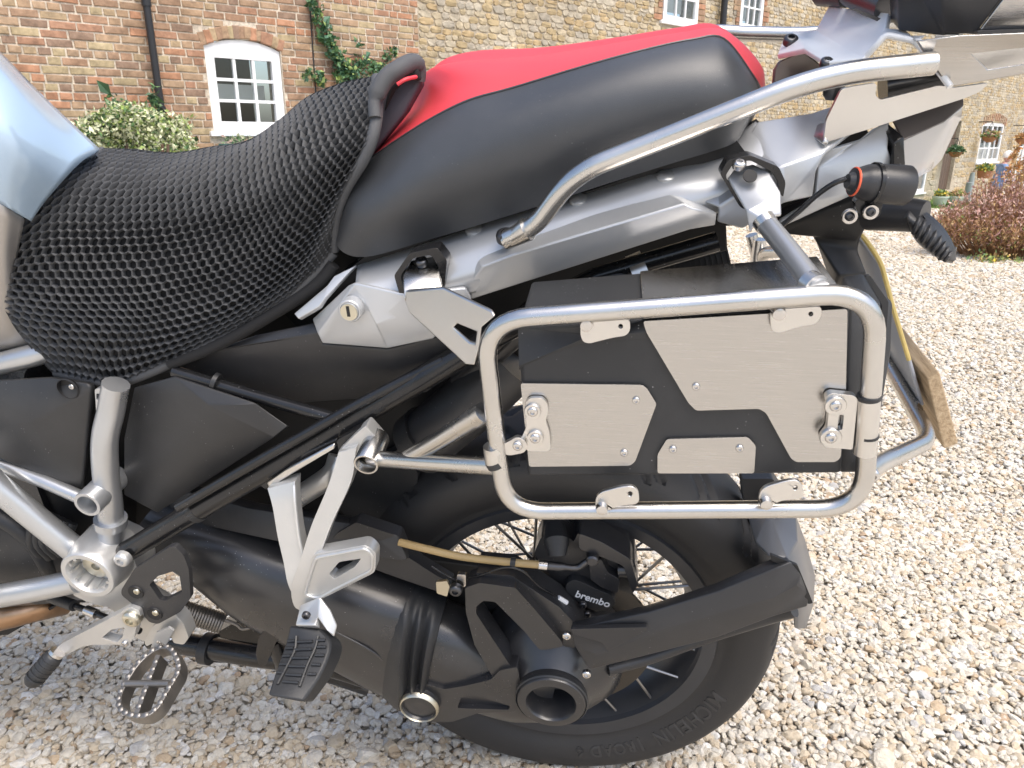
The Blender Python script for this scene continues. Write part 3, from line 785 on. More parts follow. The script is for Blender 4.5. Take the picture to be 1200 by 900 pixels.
def basket(px, py, off, rp, name, label, flowers, hang=True):
    c = at_wall(px, py, off); s = (c-CAM).dot(FWD)/F; r = rp*s
    e = empty(name, c, label, 'basket' if hang else 'trough')
    if hang:
        part('basket_bowl', lathe_bm(Vector((0,0,-r*.75)), (0,0,1), [(0,0),(0,r*.35),(r*.3,r*.75),(r*.75,r*.95),(r*.75,r*.85)], 20), 'wicker', e)
        br = bmesh.new(); o = wp(wallhit(px, py, off)[0], c.z, 0)-c
        tube_bm([o+Vector((0,0,r*1.9)), Vector((0,0,r*1.9))], .012, 8, bm=br)
        for k in range(3): tube_bm([Vector((0,0,r*1.9)), Vector((math.cos(k*2.1)*r*.9, math.sin(k*2.1)*r*.9, 0))], .006, 5, bm=br)
        part('hanger', br, 'pipe', e)
        part('foliage', leaves(blob((0,0,r*.25), (r*1.15,r*1.15,r*.6), 600, .1), .07, flowers, [2]*len(flowers), .6), None, e, smooth=False)
    else:
        part('trough_body', lathe_bm(Vector((0,0,-r)), (0,0,1), [(0,0),(0,r*.85),(r,r),(r,r*.9)], 20), 'terra' if name != 'wicker_trough' else 'wicker', e)
        part('foliage', leaves(blob((0,0,r*.3), (r*1.2,r*1.2,r*.6), 700, .1), .07, flowers, [2]*len(flowers), .6), None, e, smooth=False)
basket(1160, 160, .35, 8.6, 'hanging_basket', 'wicker hanging basket of grey-green flowers in front of the cottage window', ['lime', 'mauve', 'green', 'straw'])
basket(1199, 163, .35, 8, 'hanging_basket', 'wicker hanging basket of orange flowers right of the cottage window', ['rust', 'straw', 'orange'])
basket(1120, 178, .3, 8, 'hanging_basket', 'dark green leafy hanging basket beside the brown door', ['dark', 'green', 'rose'])
basket(1155, 200, .3, 8.5, 'wicker_trough', 'brown wicker trough with lime leaves below the cottage window', ['lime', 'green', 'yellow'], False)
# green flower trough under the brick house window
c = at_wall(291, 167, .16); e = empty('flower_trough', c, 'dark teal trough of pale flowers under the arched brick house window', 'trough')
M['teal'] = mat('teal_trough', (.02,.12,.11), .5)
bm = bmesh.new(); tc0 = wallhit(291, 167, .16)[0]; wbox(bm, tc0-.24, tc0+.26, c.z-.22, c.z-.01, .05, .26); bm.transform(Matrix.Translation(-c)); part('trough_body', bm, 'teal', e, smooth=False, bevel=.01)
part('foliage', leaves([Vector(WE*random.uniform(-.22,.24)) + Vector((0,0,random.uniform(0,.05))) for _ in range(200)], .03, ['cream', 'green', 'mauve'], [1, 3, 1]), None, e, smooth=False)
# grey post by the pots
p = ground(1132, 240); e = tag(part('garden_post', tube_bm([Vector((0,0,-.05)), Vector((0,0,.55)), Vector((.02,0,.56)), Vector((.02,0,.8))], [.09,.09,.07,.05], 10), mat('grey_painted_post', (.25,.28,.28), .6)), 'short grey garden post beside the green pots', 'post'); e.location = (p.x, p.y, gz(p.y))

# ================================================================ THE MOTORCYCLE
MC = empty('motorcycle', (0,0,0), 'silver and black touring motorcycle with red pillion seat and steel pannier rack', 'motorcycle')
MC.matrix_world = BIKE
# ---------------------------------------------------------------- rear wheel
UC, VC = .085, .32
HUB = Vector((UC, 0, VC))
def tyre_mesh():
    prof = [(.216,.060), (.222,.068), (.236,.071), (.252,.080), (.268,.0845), (.282,.085), (.292,.0825), (.300,.076), (.307,.066), (.313,.053), (.3175,.038), (.320,.020), (.3205,0)]
    prof = prof + [(r, -w) for r, w in reversed(prof[:-1])]
    P2 = crom([Vector((r, w, 0)) for r, w in prof], 3); na = 520
    bm = bmesh.new(); rings = []
    for i in range(na):
        th = 2*math.pi*i/na; rg = []
        for p in P2:
            r, w = p.x, p.y; g = 0
            if r > .295:
                a = abs(w); ph = (th*22/(2*math.pi) + a*7.5*(1 if w > 0 else 1)) % 1.0; ph2 = (th*22/(2*math.pi) + a*7.5 + .5 + (.25 if w > 0 else 0)) % 1.0
                if .018 < a < .072 and abs(ph-.5) < .075: g = .005
                if .035 < a < .078 and abs(ph2-.5) < .05: g = .004
            rr = r-g; rg.append(bm.verts.new((UC+rr*math.cos(th), -w, VC+rr*math.sin(th))))
        rings.append(rg)
    for i in range(na):
        A, B = rings[i], rings[(i+1) % na]
        for j in range(len(A)-1): bm.faces.new((A[j], A[j+1], B[j+1], B[j]))
    return bm
wheel = part('rear_wheel', lathe_bm(HUB, OUT, [(.062,.205),(.070,.207),(.074,.226),(.066,.229),(.060,.222),(.052,.208),(.030,.196),(-.03,.196),(-.052,.208),(-.060,.222),(-.066,.229),(-.074,.226),(-.07,.207),(-.062,.205),(-.05,.198),(-.028,.188),(.028,.188),(.05,.198),(.062,.205)], 96), 'rim', MC)
part('tyre', tyre_mesh(), 'tyre', wheel)
part('hub_body', lathe_bm(HUB, OUT, [(-.075,0),(-.075,.05),(-.07,.062),(-.045,.062),(-.035,.045),(.02,.045),(.03,.062),(.055,.062),(.06,.03),(.06,0)], 40), 'rim', wheel)
for k in range(40):
    side = 1 if k % 2 else -1; grp = (k//2) % 2
    a1 = 2*math.pi*k/40; a0 = a1 + (1 if grp else -1)*.62
    p0 = HUB + Vector((.058*math.cos(a0), -side*(.045 if side > 0 else .055), .058*math.sin(a0)))
    p1 = HUB + Vector((.204*math.cos(a1), -side*.056, .204*math.sin(a1)))
    part('spoke', tube_bm([p0, p1], .0022, 6), 'spoke', wheel)
bm = lathe_bm(HUB, OUT, [(.078,.082),(.078,.138),(.083,.138),(.083,.082),(.078,.082)], 72)
dsc = part('brake_disc', bm, 'disc', wheel)
part('disc_carrier', lathe_bm(HUB, OUT, [(.07,.05),(.079,.052),(.079,.085),(.075,.085),(.07,.05)], 40), 'castblk', wheel)
def arc_text(txt, size, r, th0, parent, m, name):
    cu = bpy.data.curves.new(name, 'FONT'); cu.body = txt; cu.size = size; cu.extrude = .0011; cu.space_character = 1.12; cu.offset = .0006
    to = bpy.data.objects.new(name, cu); me = bpy.data.meshes.new_from_object(to); bpy.data.objects.remove(to)
    xs_ = [v.co.x for v in me.vertices]; wd_ = max(xs_)
    for v in me.vertices:
        rr = r+v.co.y; th = th0-(v.co.x-wd_/2)/(r+size*.35); wv = np.interp(rr, [.236,.252,.268,.282,.292], [.071,.080,.0845,.085,.0825])
        v.co = HUB + Vector((rr*math.cos(th), -(wv+.0004+v.co.z), rr*math.sin(th)))
    return part(name, me, m, parent, smooth=False)
arc_text('MICHELIN', .030, .247, math.radians(-37), wheel, 'tyretext', 'sidewall_lettering')
arc_text('I', .030, .247, math.radians(-59), wheel, 'tyretext', 'sidewall_lettering')
arc_text('ROAD 6', .025, .249, math.radians(-72), wheel, 'tyretext', 'sidewall_lettering')

# ---------------------------------------------------------------- swing arm, final drive
sw = oval_loft('swing_arm', [(190,588,160,628,.10,.036), (262,616,230,674,.115,.042), (335,645,290,718,.125,.050), (405,668,368,758,.13,.052), (468,690,446,800,.13,.054), (484,696,472,813,.13,.052)], 'castblk', MC, power=2.6)
tube('casting_seam', [(250,672,.157), (320,700,.172), (385,740,.18), (440,770,.184), (478,806,.168)], 3, 'castblk', sw, smooth_path=5)
gt = oval_loft('drive_gaiter', [(474,694,455,806,.13,.054), (484,696,478,818,.13,.066), (492,700,487,814,.13,.052), (499,702,492,812,.13,.064), (506,706,496,810,.13,.050), (513,708,500,812,.13,.063), (522,712,503,806,.13,.053)], 'rubber', MC, sm=3, power=2.4)
fd = oval_loft('final_drive_housing', [(516,716,503,810,.125,.052), (545,728,520,814,.125,.052), (580,742,556,820,.12,.055), (620,750,600,832,.12,.055), (660,748,640,836,.115,.05)], 'castblk', MC, power=2.3)
# hub nose: concentric with the wheel, hollow
WF = .196
nose = [(.085,.0),(.085,.102),(.105,.100),(.135,.092),(.155,.075),(.168,.058),(.180,.047),(WF-.004,.047),(WF,.0445),(WF+.001,.038),(WF+.001,.0335),(WF-.003,.031),(WF-.045,.028),(WF-.05,0)]
nz = part('hub_nose', lathe_bm(HUB, OUT, nose, 56), 'castblk', fd)
part('hub_ring', lathe_bm(HUB, OUT, [(WF-.008,.0485),(WF-.004,.0488),(WF-.002,.047),(WF-.006,.046)], 56), 'rubber', fd)
# triangular web casting above the drive
plate('drive_web', [(545,694), (562,688), (604,694), (624,716), (657,755), (660,762), (642,766), (632,766), (615,745), (580,710), (566,709), (558,716), (558,724), (585,765), (603,792), (604,812), (582,806), (556,760), (546,722)], .178, .03, 'castblk', fd, rnd=.003, bevel=.002)
plate('drive_web', [(557,676), (600,680), (655,716), (690,752), (672,764), (660,762), (625,716), (604,693), (565,688)], .165, .04, 'castblk', fd, rnd=.003, bevel=.002)
# lower strut casting with pivot
plate('torque_arm', [(468,820), (478,808), (500,806), (520,812), (545,808), (575,801), (586,790), (606,786), (612,812), (604,838), (560,840), (530,850), (500,850), (475,845)], .182, .035, 'castblk', MC, holes=[[(540,822), (556,818), (598,832), (596,836), (536,834)]], rnd=.004, bevel=.003)
P = Q(491, 834, .192); r = QR(491, 834, .192, 44)/2
pv = part('pivot_boss', lathe_bm(P, OUT, [(-.05,0),(-.05,r*1.08),(-.004,r*1.08),(.0,r),(.002,r*.96),(.0,r*.9),(-.003,r*.86),(-.001,r*.5),(-.002,r*.3),(-.002,0)], 36), 'castblk', MC)
part('pivot_ring', lathe_bm(P, OUT, [(-.003,r*1.09),(.002,r*1.02),(.003,r*.97),(.001,r*.93),(-.002,r*.93)], 36), 'zinc', pv)
# shaft guard along the top of the swing arm
facets('arm_guard', [(200,575,.10), (290,600,.125), (420,620,.135), (465,632,.14), (478,660,.145), (470,662,.15), (330,640,.145), (200,612,.12), (478,662,.15), (500,672,.15), (470,650,.15), (490,700,.13)],
       [(0,1,6,7), (1,2,5,6), (2,3,4,5)], 'plastic2', MC, solid=.03)
plate('guard_tail', [(418,617), (468,634), (477,657), (500,672), (530,690), (520,700), (470,683), (440,672), (380,650), (395,630)], .14, .02, 'plastic2', MC, rnd=.004)
# ---------------------------------------------------------------- rear brake
cal = plate('brake_caliper', [(634,634), (650,628), (668,636), (672,640), (678,628), (700,640), (735,652), (744,664), (748,690), (740,702), (722,694), (720,712), (700,722), (680,714), (660,698), (648,690), (640,668), (625,655)], .115, .05, 'castblk', MC, rnd=.006, bevel=.005, bseg=3)
plate('caliper_piston_cover', [(664,688), (672,684), (684,688), (700,696), (716,702), (722,712), (712,720), (698,720), (684,714), (668,702), (662,695)], .128, .02, 'rubber', cal, rnd=.006, bevel=.004, bseg=3)
part('caliper_bellows', tube_bm(L3([(650,624,.10), (652,640,.125), (653,656,.135)]), [.014,.017,.011], 16), 'rubber', cal)
part('pad_pin_housing', tube_bm(L3([(724,672,.118), (738,672,.118)]), .010, 14), 'castblk', cal)
plate('caliper_bridge', [(678,630), (704,640), (738,660), (747,690), (741,700), (730,668), (700,656), (678,648)], .132, .04, 'castblk', cal, rnd=.005, bevel=.004, bseg=3)
plate('caliper_bracket', [(690,664), (704,660), (712,676), (726,684), (724,700), (706,694), (692,684)], .130, .02, 'castblk', cal, rnd=.004, bevel=.003)
P = Q(694, 660, .135); part('banjo_fitting', lathe_bm(P, OUT, [(-.01,0),(-.01,.008),(.004,.008),(.006,.006),(.006,0)], 16), 'darkbolt', cal)
for px, py in ((683,714), (688,725)): bolt(px, py, .135, 9, 'darkbolt', cal)
def flat_text(txt, pa, pb, w, h, m, parent, name, slant=.25):
    cu = bpy.data.curves.new(name, 'FONT'); cu.body = txt; cu.size = 1; cu.extrude = .02; cu.shear = slant; cu.offset = .02
    to = bpy.data.objects.new(name, cu); me = bpy.data.meshes.new_from_object(to); bpy.data.objects.remove(to)
    A, B = Q(*pa, w), Q(*pb, w); ex = B-A; wd_ = max(v.co.x for v in me.vertices); ey = Vector((-ex.z, 0, ex.x)).normalized()*h
    for v in me.vertices: v.co = A + ex*(v.co.x/wd_) + ey*v.co.y + OUT*(.0006+v.co.z*.01)
    return part(name, me, m, parent, smooth=False)
flat_text('brembo', (673,703), (713,716), .1285, .016, 'white', cal, 'maker_lettering', 0)
bh = tube('brake_hose', [(468,640,.14), (500,648,.145), (540,657,.148), (590,663,.15), (636,667,.148)], 9, 'hose', MC, smooth_path=6)
part('hose_clip', tube_bm(L3([(598,664,.15), (604,665,.15)]), .0068, 14), 'rubber', bh)
part('hose_ferrule', tube_bm(L3([(631,666.5,.148), (641,667.5,.147)]), .0066, 14), 'bolt', bh)
part('hose_end', tube_bm(crom(L3([(641,667.5,.147), (658,669,.143), (676,670,.138), (686,664,.136), (694,660,.136)]), 4), [.006]*5+[.0045]*12, 12), 'darkbolt', bh)
sw_ = tube('sensor_wire', [(506,668,.15), (534,684,.155), (560,680,.165), (590,670,.172), (612,674,.172), (632,692,.16), (652,704,.15), (668,716,.145), (680,730,.13)], 3, 'gloss', MC, smooth_path=5)
part('wire_sleeve', tube_bm(L3([(654,705,.151), (664,711,.148)]), .0032, 8), 'white', sw_)
# hose clamp bracket
cb = plate('hose_bracket', [(511,687), (524,686), (527,692), (524,704), (512,700)], .172, .004, 'zinc', MC, rnd=.002, bevel=.0008)
plate('bracket_clip', [(536,678), (546,679), (546,692), (538,694), (535,690)], .174, .006, 'bolt', cb, rnd=.002)
bolt(534, 697, .182, 16, 'darkbolt', cb)
for px, py in ((664,750), (687,795)): bolt(px, py, .188, 11, 'bolt', fd)
bolt(713, 795, .12, 11, 'bolt', fd)
for px, py in ((623,682), (638,694)): bolt(px, py, .12, 8, 'bolt', cal)

# ---------------------------------------------------------------- rear fender arm and spray guard
facets('fender_arm', [(668,742,.178), (760,722,.175), (840,698,.17), (905,672,.165), (926,664,.16), (938,678,.158), (935,690,.165), (905,706,.17), (840,724,.178), (770,744,.184), (700,772,.188), (672,760,.182), (760,758,.188), (690,790,.188),
       (905,728,.168), (946,716,.16), (840,752,.178), (770,770,.185), (948,700,.155)],
       [(0,1,9,10,11), (1,2,8,9), (2,3,7,8), (3,4,5,6,7), (11,10,13), (10,9,17,13), (9,8,16,17), (8,7,14,16), (7,6,18,15,14), (6,5,18)], 'plastic2', MC, solid=.02, bevel=.002)
plate('fender_arm_stiffener', [(668,742), (758,740), (758,743), (712,768), (706,758), (672,748)], .1885, .006, 'plastic2', MC, rnd=.003)
part('fender_brace', tube_bm(crom(L3([(712,788,.15), (760,775,.13), (830,750,.12), (900,728,.13), (930,720,.14)]), 5), .009, 10), 'plastic2', MC)
sg = facets('spray_guard', [(872,600,.05), (900,607,.09), (932,608,.08), (944,640,.04), (955,680,.03), (953,712,.05), (944,742,.08), (934,742,.10), (932,715,.14), (938,705,.15), (928,668,.155), (900,655,.15), (884,640,.12), (922,660,.15), (934,640,.1)],
       [(0,1,12), (1,13,11,12), (1,2,14,13), (2,3,14), (14,3,4,10,13), (4,5,9,10), (5,6,7,8,9)], 'guard', MC, solid=.006, bevel=.0025)
plate('guard_slot', [(902,655), (934,668), (952,712), (946,713), (930,676), (903,662)], .158, .004, 'interior', sg, rnd=.002)
plate('inner_fender', [(868,566), (905,566), (935,610), (905,655), (890,640), (872,600)], .03, .03, 'plastic', MC, rnd=.004)
# far side fender leg below the box
plate('far_stay', [(884,560), (892,566), (868,600), (862,592)], -.05, .02, 'bolt', MC)

# ---------------------------------------------------------------- main frame, left
def ftube(name, pts, npx, parent=MC, m='silver', **k): return tube(name, pts, npx, m, parent, **k)
ftube('frame_tube', [(-60,522,.20), (0,577,.195), (50,618,.19), (92,652,.185)], 32)
ftube('frame_tube', [(-60,518,.15), (0,549,.16), (55,570,.17), (96,588,.175)], 16)
ftube('frame_tube', [(-60,712,.195), (0,703,.195), (50,694,.19), (92,685,.185)], 27)
fv = ftube('frame_upright', [(137,456,.170), (134,470,.171), (131,488,.173), (124,520,.18), (125,560,.182), (130,600,.183), (131,640,.183), (128,672,.183)], 31, smooth_path=5)
plate('frame_gusset', [(112,462), (120,460), (122,500), (114,492)], .176, .006, 'silver', fv, holes=[[(114,467), (117,467), (117,474), (114,474)]], rnd=.002)
part('weld_collar', tube_bm(L3([(130.5,612,.183), (131,620,.183)]), QR(130, 615, .183, 36)/2, 18), 'silver', fv)
ftube('frame_tube', [(-60,440,.13), (0,432,.13), (40,422,.13), (60,416,.12)], 26)
P = Q(103, 597, .215); r = QR(103, 597, .215, 33)/2
part('frame_boss', lathe_bm(P, OUT, [(-.06,0),(-.06,r),(-.002,r),(.0,r*.96),(0,r*.74),(-.004,r*.70),(-.05,r*.66),(-.05,0)], 32), 'silver', MC)
P = Q(103, 680, .222); r = QR(103, 680, .222, 66)/2
pb = part('swing_arm_pivot', lathe_bm(P, OUT, [(-.06,0),(-.06,r*1.12),(-.03,r*1.12),(-.010,r),(-.002,r),(.0,r*.96),(0,r*.80),(-.003,r*.76),(-.022,r*.66),(-.024,r*.5),(-.022,r*.45),(-.022,0)], 40), 'cast', MC)
part('pivot_plug', lathe_bm(P, OUT, [(-.026,0),(-.026,r*.52),(-.018,r*.5),(-.017,r*.42),(-.017,r*.16),(-.023,r*.15),(-.023,0)], 24), 'zinc', pb)
for k in range(12):
    a = k*math.pi/6; d = Vector((math.cos(a), 0, math.sin(a)))
    part('socket_tooth', tube_bm([P+d*r*.72+OUT*-.004, P+d*r*.68+OUT*-.021], .0028, 6), 'cast', pb)
plate('frame_casting', [(88,660), (118,640), (140,650), (156,656), (164,676), (150,700), (160,720), (185,735), (180,760), (160,752), (130,716), (108,712), (86,702)], .185, .05, 'cast', MC, rnd=.006, bevel=.004)
bolt(144, 661, .212, 19, 'cast', MC)

# ---------------------------------------------------------------- sub frame, black
ftube('subframe_tube', [(148,652,.19), (250,592,.185), (330,546,.18), (420,492,.17), (500,447,.165), (575,402,.15), (680,345,.13)], 25, m='gloss')
ftube('subframe_tube', [(205,441,.15), (300,470,.158), (392,496,.17)], 15, m='gloss')
ftube('subframe_tube', [(560,430,.12), (620,370,.11), (700,330,.10), (840,290,.09)], 22, m='gloss')
for px, py in ((232,603), (322,550), (406,500), (495,452)):
    A = Q(px-3, py+2, .185-.00008*(px-232)); B = Q(px+3, py-2, .185-.00008*(px-232)); part('cable_tie', tube_bm([A, B], QR(px, py, .18, 28)/2, 16), 'rubber', MC)
part('cable_tie', tube_bm(L3([(251,452,.155), (256,454,.155)]), QR(250, 454, .155, 21)/2, 14), 'rubber', MC)
part('wire_loom', tube_bm(crom(L3([(210,600,.2), (300,548,.195), (360,514,.19), (420,480,.18), (520,428,.165)]), 5), .006, 10), 'gloss', MC)
plate('subframe_bracket', [(305,575), (330,548), (395,520), (396,528), (330,566), (312,580)], .19, .006, 'gloss', MC)
plate('subframe_trim', [(342,552), (392,526), (393,531), (345,560), (316,578), (313,572)], .197, .004, 'alusheet', MC)
plate('footrest_lug', [(395,522), (425,506), (440,518), (438,530), (398,538)], .196, .02, 'gloss', MC, rnd=.003)

# ---------------------------------------------------------------- black panels, engine bay
sp = facets('side_panel', [(158,460,.15), (205,447,.16), (300,478,.175), (338,505,.185), (322,518,.185), (185,606,.165), (146,585,.16), (146,520,.155), (310,486,.16), (245,480,.178)],
       [(0,1,9,7), (1,2,9), (2,8,3), (2,3,4,9), (9,4,5), (9,5,6,7)], 'plastic', MC, solid=.01, bevel=.003)
fp = facets('engine_side_panel', [(-60,455,.15), (60,448,.155), (104,455,.16), (108,462,.162), (97,582,.165), (80,576,.168), (0,543,.165), (-60,520,.16), (40,500,.172)],
       [(0,1,8), (1,2,3,8), (3,4,5,8), (5,6,8), (6,7,8), (7,0,8)], 'plastic', MC, solid=.01, bevel=.003)
P = Q(81, 461, .163); part('panel_recess', lathe_bm(P, OUT, [(.001,.014),(.002,.0125),(-.004,.0115),(-.004,0)], 24), 'interior', fp); bolt(85, 459, .166, 7, 'bolt', fp)
facets('under_seat_cover', [(150,452,.12), (240,420,.13), (300,398,.14), (372,383,.15), (378,410,.155), (455,416,.16), (520,400,.16), (560,430,.14), (470,470,.13), (330,480,.12), (210,440,.12), (270,412,.142), (374,396,.158)],
       [(1,2,3,12,11), (11,12,4,9,10), (4,5,8,9), (5,6,7,8), (0,1,11,10)], 'plastic2', MC, solid=.01, bevel=.003)
plate('inner_frame_dark_fill', [(-80,430), (60,420), (380,330), (560,300), (850,262), (852,300), (740,330), (620,372), (612,470), (520,505), (470,560), (425,645), (300,655), (150,650), (100,710), (-80,720)], .03, .03, 'interior', MC)  # near-black filler sheet standing in for the shaded inside of the frame
plate('engine_case', [(-80,560), (60,565), (118,600), (118,690), (60,704), (-80,712)], .12, .12, 'interior', MC, rnd=.01, bevel=.006)
for k in range(7):
    A = Q(45+k*7, 600+k*3, .15); B = Q(52+k*7, 660-k*2, .15)
    part('rubber_bellows', tube_bm(crom([A, (A+B)/2+Vector((-.006,-.012,0)), B], 4), .006, 10), 'rubber', MC)
part('gearbox_cover', lathe_bm(Q(30, 650, .12), OUT, [(0,.09),(.02,.085),(.03,.06),(.035,.03),(.035,0)], 32), 'plastic', MC)
part('engine_hose', tube_bm(crom(L3([(-40,600,.14), (0,610,.15), (40,640,.15), (70,690,.14)]), 5), .012, 12), 'rubber', MC)
part('exhaust_header', tube_bm(crom(L3([(-60,738,.10), (0,726,.10), (40,716,.08), (75,708,.04)]), 5), QR(0, 726, .1, 34)/2, 20), 'exhaust', MC)
plate('sump_guard', [(-80,735), (10,732), (70,712), (62,718), (10,748), (-80,750)], .08, .1, 'interior', MC)
# shock, hoses and mud flap seen behind the frame
plate('inner_mudflap', [(415,560), (470,530), (490,560), (486,650), (428,640), (398,600)], .06, .02, 'plastic', MC, rnd=.004)
plate('inner_dark_fill', [(495,660), (560,668), (600,676), (590,720), (520,716), (500,690)], .085, .02, 'interior', MC)  # near-black plate filling the gap behind the casting as painted shade
part('rear_shock_reservoir', tube_bm(L3([(500,520,.08), (560,470,.09), (600,430,.08)]), .038, 24), 'plastic2', MC)
part('shock_collar', tube_bm(L3([(492,526,.08), (506,514,.082)]), .042, 24), 'plastic', MC)
tube('evaporator_hose', [(540,455,.09), (600,400,.10), (650,366,.10), (700,340,.10), (745,322,.09)], 30, 'plastic2', MC, smooth_path=5)
part('hose_band', tube_bm(L3([(741,330,.092), (758,323,.09)]), .022, 18), 'alusheet', MC)
part('frame_hose', tube_bm(crom(L3([(330,600,.10), (365,578,.12), (390,560,.13), (398,540,.12)]), 5), .014, 12), 'silver', MC)
mf = part('muffler', tube_bm(L3([(700,345,-.05), (770,322,-.05), (850,300,-.05)]), .055, 30), 'plastic', MC)
for k in range(15): 
    q = k/14; A = Q(766+q*82, 323-q*22, -.05); B = Q(767.5+q*82, 322.6-q*22, -.05); part('muffler_rib', tube_bm([A, B], .0585, 30), 'plastic2', mf)

# ---------------------------------------------------------------- tank, rider seat
rows = [[(-150,-60,.03),(-60,10,.05),(0,66,.06),(55,122,.06),(118,181,.06)], [(-150,-20,.12),(-60,45,.13),(0,92,.13),(45,138,.12),(96,197,.10)],
        [(-150,60,.17),(-60,110,.18),(0,150,.175),(38,185,.16),(74,220,.13)], [(-150,150,.18),(-60,185,.19),(0,205,.18),(26,228,.165),(52,246,.14)], [(-150,215,.17),(-60,228,.175),(0,246,.17),(20,256,.16),(38,266,.145)]]
S = Surf([[Q(*p) for p in r] for r in rows])
t0_ = [Q(*p) for p in rows[0]]
tk = part('fuel_tank', face_out(S.bm(30, 24)), 'blue', MC, solid=.02); tk.data.polygons.foreach_set('use_smooth', [True]*len(tk.data.polygons))
S = Surf([[p + Vector((c, a, b)) for p in t0_] for a, b, c in ((0, 0, 0), (.05, -.022, -.045), (.10, -.06, -.10), (.15, -.15, -.15), (.16, -.32, -.17))])
bm = S.bm(24, 20); bmesh.ops.recalc_face_normals(bm, faces=bm.faces[:]); part('tank_far_side', bm, 'blue', tk, solid=.01)
rows = [[(-150,214,.172),(-60,229,.177),(0,247,.172),(30,264,.15)], [(-150,300,.16),(-60,310,.165),(0,320,.16),(22,324,.14)], [(-150,380,.15),(-60,390,.15),(0,398,.14),(40,398,.12)], [(-150,430,.13),(-60,424,.13),(10,416,.12),(50,414,.11)]]
S = Surf([[Q(*p) for p in r] for r in rows]); part('tank_side_panel', face_out(S.bm(20, 18)), 'greytank', MC, solid=.01)
rs = facets('rider_seat', [(448,118,.095), (470,100,.09), (493,97,.085), (495,104,.085), (476,138,.095), (448,174,.10), (429,198,.10), (437,160,.10)], [(0,1,7), (1,2,3,4,7), (7,4,5,6)], 'purple', MC, solid=.03, bevel=.004)
part('seat_red_piping', tube_bm(crom(L3([(466,107,.128), (476,101,.125), (488,98,.11)]), 4), .0018, 8), 'red', rs)

# ---------------------------------------------------------------- passenger seat
ST = [[(430,192),(430,196),(415,212),(400,235),(391,262)], [(458,160),(462,174),(440,215),(418,255),(396,296)], [(490,124),(505,147),(480,200),(455,255),(428,308)],
      [(520,85),(550,125),(540,175),(520,230),(500,289)], [(560,69),(600,111),(600,150),(600,205),(600,259)], [(640,63),(680,87),(690,120),(690,175),(690,230)],
      [(720,52),(750,68),(765,98),(770,150),(775,203)], [(790,41),(810,55),(830,85),(838,135),(835,185)], [(838,38),(847,54),(862,85),(872,130),(862,174)], [(880,76),(881,96),(884,110),(884,132),(872,160)], [(893,112),(893,117),(889,128),(885,140),(874,163)]]
FD = [.05, .055, .06, .052, .04, .03, .026, .028, .03, .03, .02]
CW = [.005, .010, .018, .045, .065, .055, .04, .035, .035, .028, .01]
WS = [[.100,.110,.125,.135,.125], [.085,.115,.145,.155,.14], [.075,.12,.158,.168,.145]] + [[.070,.122,.160,.168,.145]]*3 + [[.068,.118,.156,.165,.14], [.062,.11,.148,.158,.135], [.055,.098,.132,.140,.12], [.05,.080,.098,.104,.09], [.02,.03,.04,.045,.04]]
def seat_rows(rr):
    rows = []
    for k in rr:
        if k in ('c', 0, -1):
            far_c = [Q(*ST[i][0], -CW[i]) for i in range(len(ST))]
            rows.append([Vector((p.x, 0 if k == 'c' else (-abs(p.y) if k == 0 else abs(p.y)), p.z-(.004 if k == 'c' else 0))) for p in far_c])
        elif k < 0: rows.append([Vector((p.x, -p.y, p.z - FD[i_])) for i_, p in enumerate( [Q(*ST[i][-k-1], WS[i][-k-1]) for i in range(len(ST))])])
        else: rows.append([Q(*ST[i][k], WS[i][k]) for i in range(len(ST))])
    return rows
full = Surf(seat_rows([4, 3, 2, 1, 0, 'c', -1, -2, -3, -4, -5]))
def strip(b0, b1, nb): return full.bm(60, nb, b0, b1)
bm = strip(0, .3, 22); 
b2 = strip(.7, 1, 22); me2 = to_mesh(b2, 't'); bm.from_mesh(me2)
b3 = full.bm(60, 1, 0, 1); me3 = to_mesh(b3, 't'); bm.from_mesh(me3)      # seat base closing the underside
ps = part('passenger_seat', bm, 'vinyl', MC); ps.data.polygons.foreach_set('use_smooth', [True]*len(ps.data.polygons))
st_ = part('seat_top', strip(.3, .7, 30), 'red', ps); st_.data.polygons.foreach_set('use_smooth', [True]*len(st_.data.polygons))
part('seat_seam', tube_bm([Vector(full.at(i/70, .3)) + Vector((0, -.0006, 0)) for i in range(71)], .0012, 6), 'vinyl', ps)
part('seat_base', sheet_bm([L3([(430,306), (520,284), (700,228), (862,172), (872,185), (780,212), (600,268), (470,306), (425,330), (395,345), (392,335)], .12)], .2), 'interior', ps)
for px, py in ((556,276), (678,241), (780,214)):
    part('seat_rubber_stop', lathe_bm(Q(px, py, .128), Vector((0, -.3, 1)), [(-.008,0),(-.008,.009),(.001,.0095),(.003,.007),(.003,0)], 16), 'cast', ps)

plate('under_seat_dark_fill', [(330,372), (352,352), (392,296), (440,300), (560,262), (700,220), (872,160), (890,150), (880,182), (846,206), (792,236), (640,272), (560,320), (470,340), (400,370), (350,392)], .080, .02, 'interior', MC)  # near-black filler sheet standing in for shade between seat and tail
plate('under_seat_dark_fill', [(790,236), (880,180), (1010,150), (1040,205), (915,270), (845,272)], .05, .02, 'interior', MC)  # same dark filler, continued below the tail
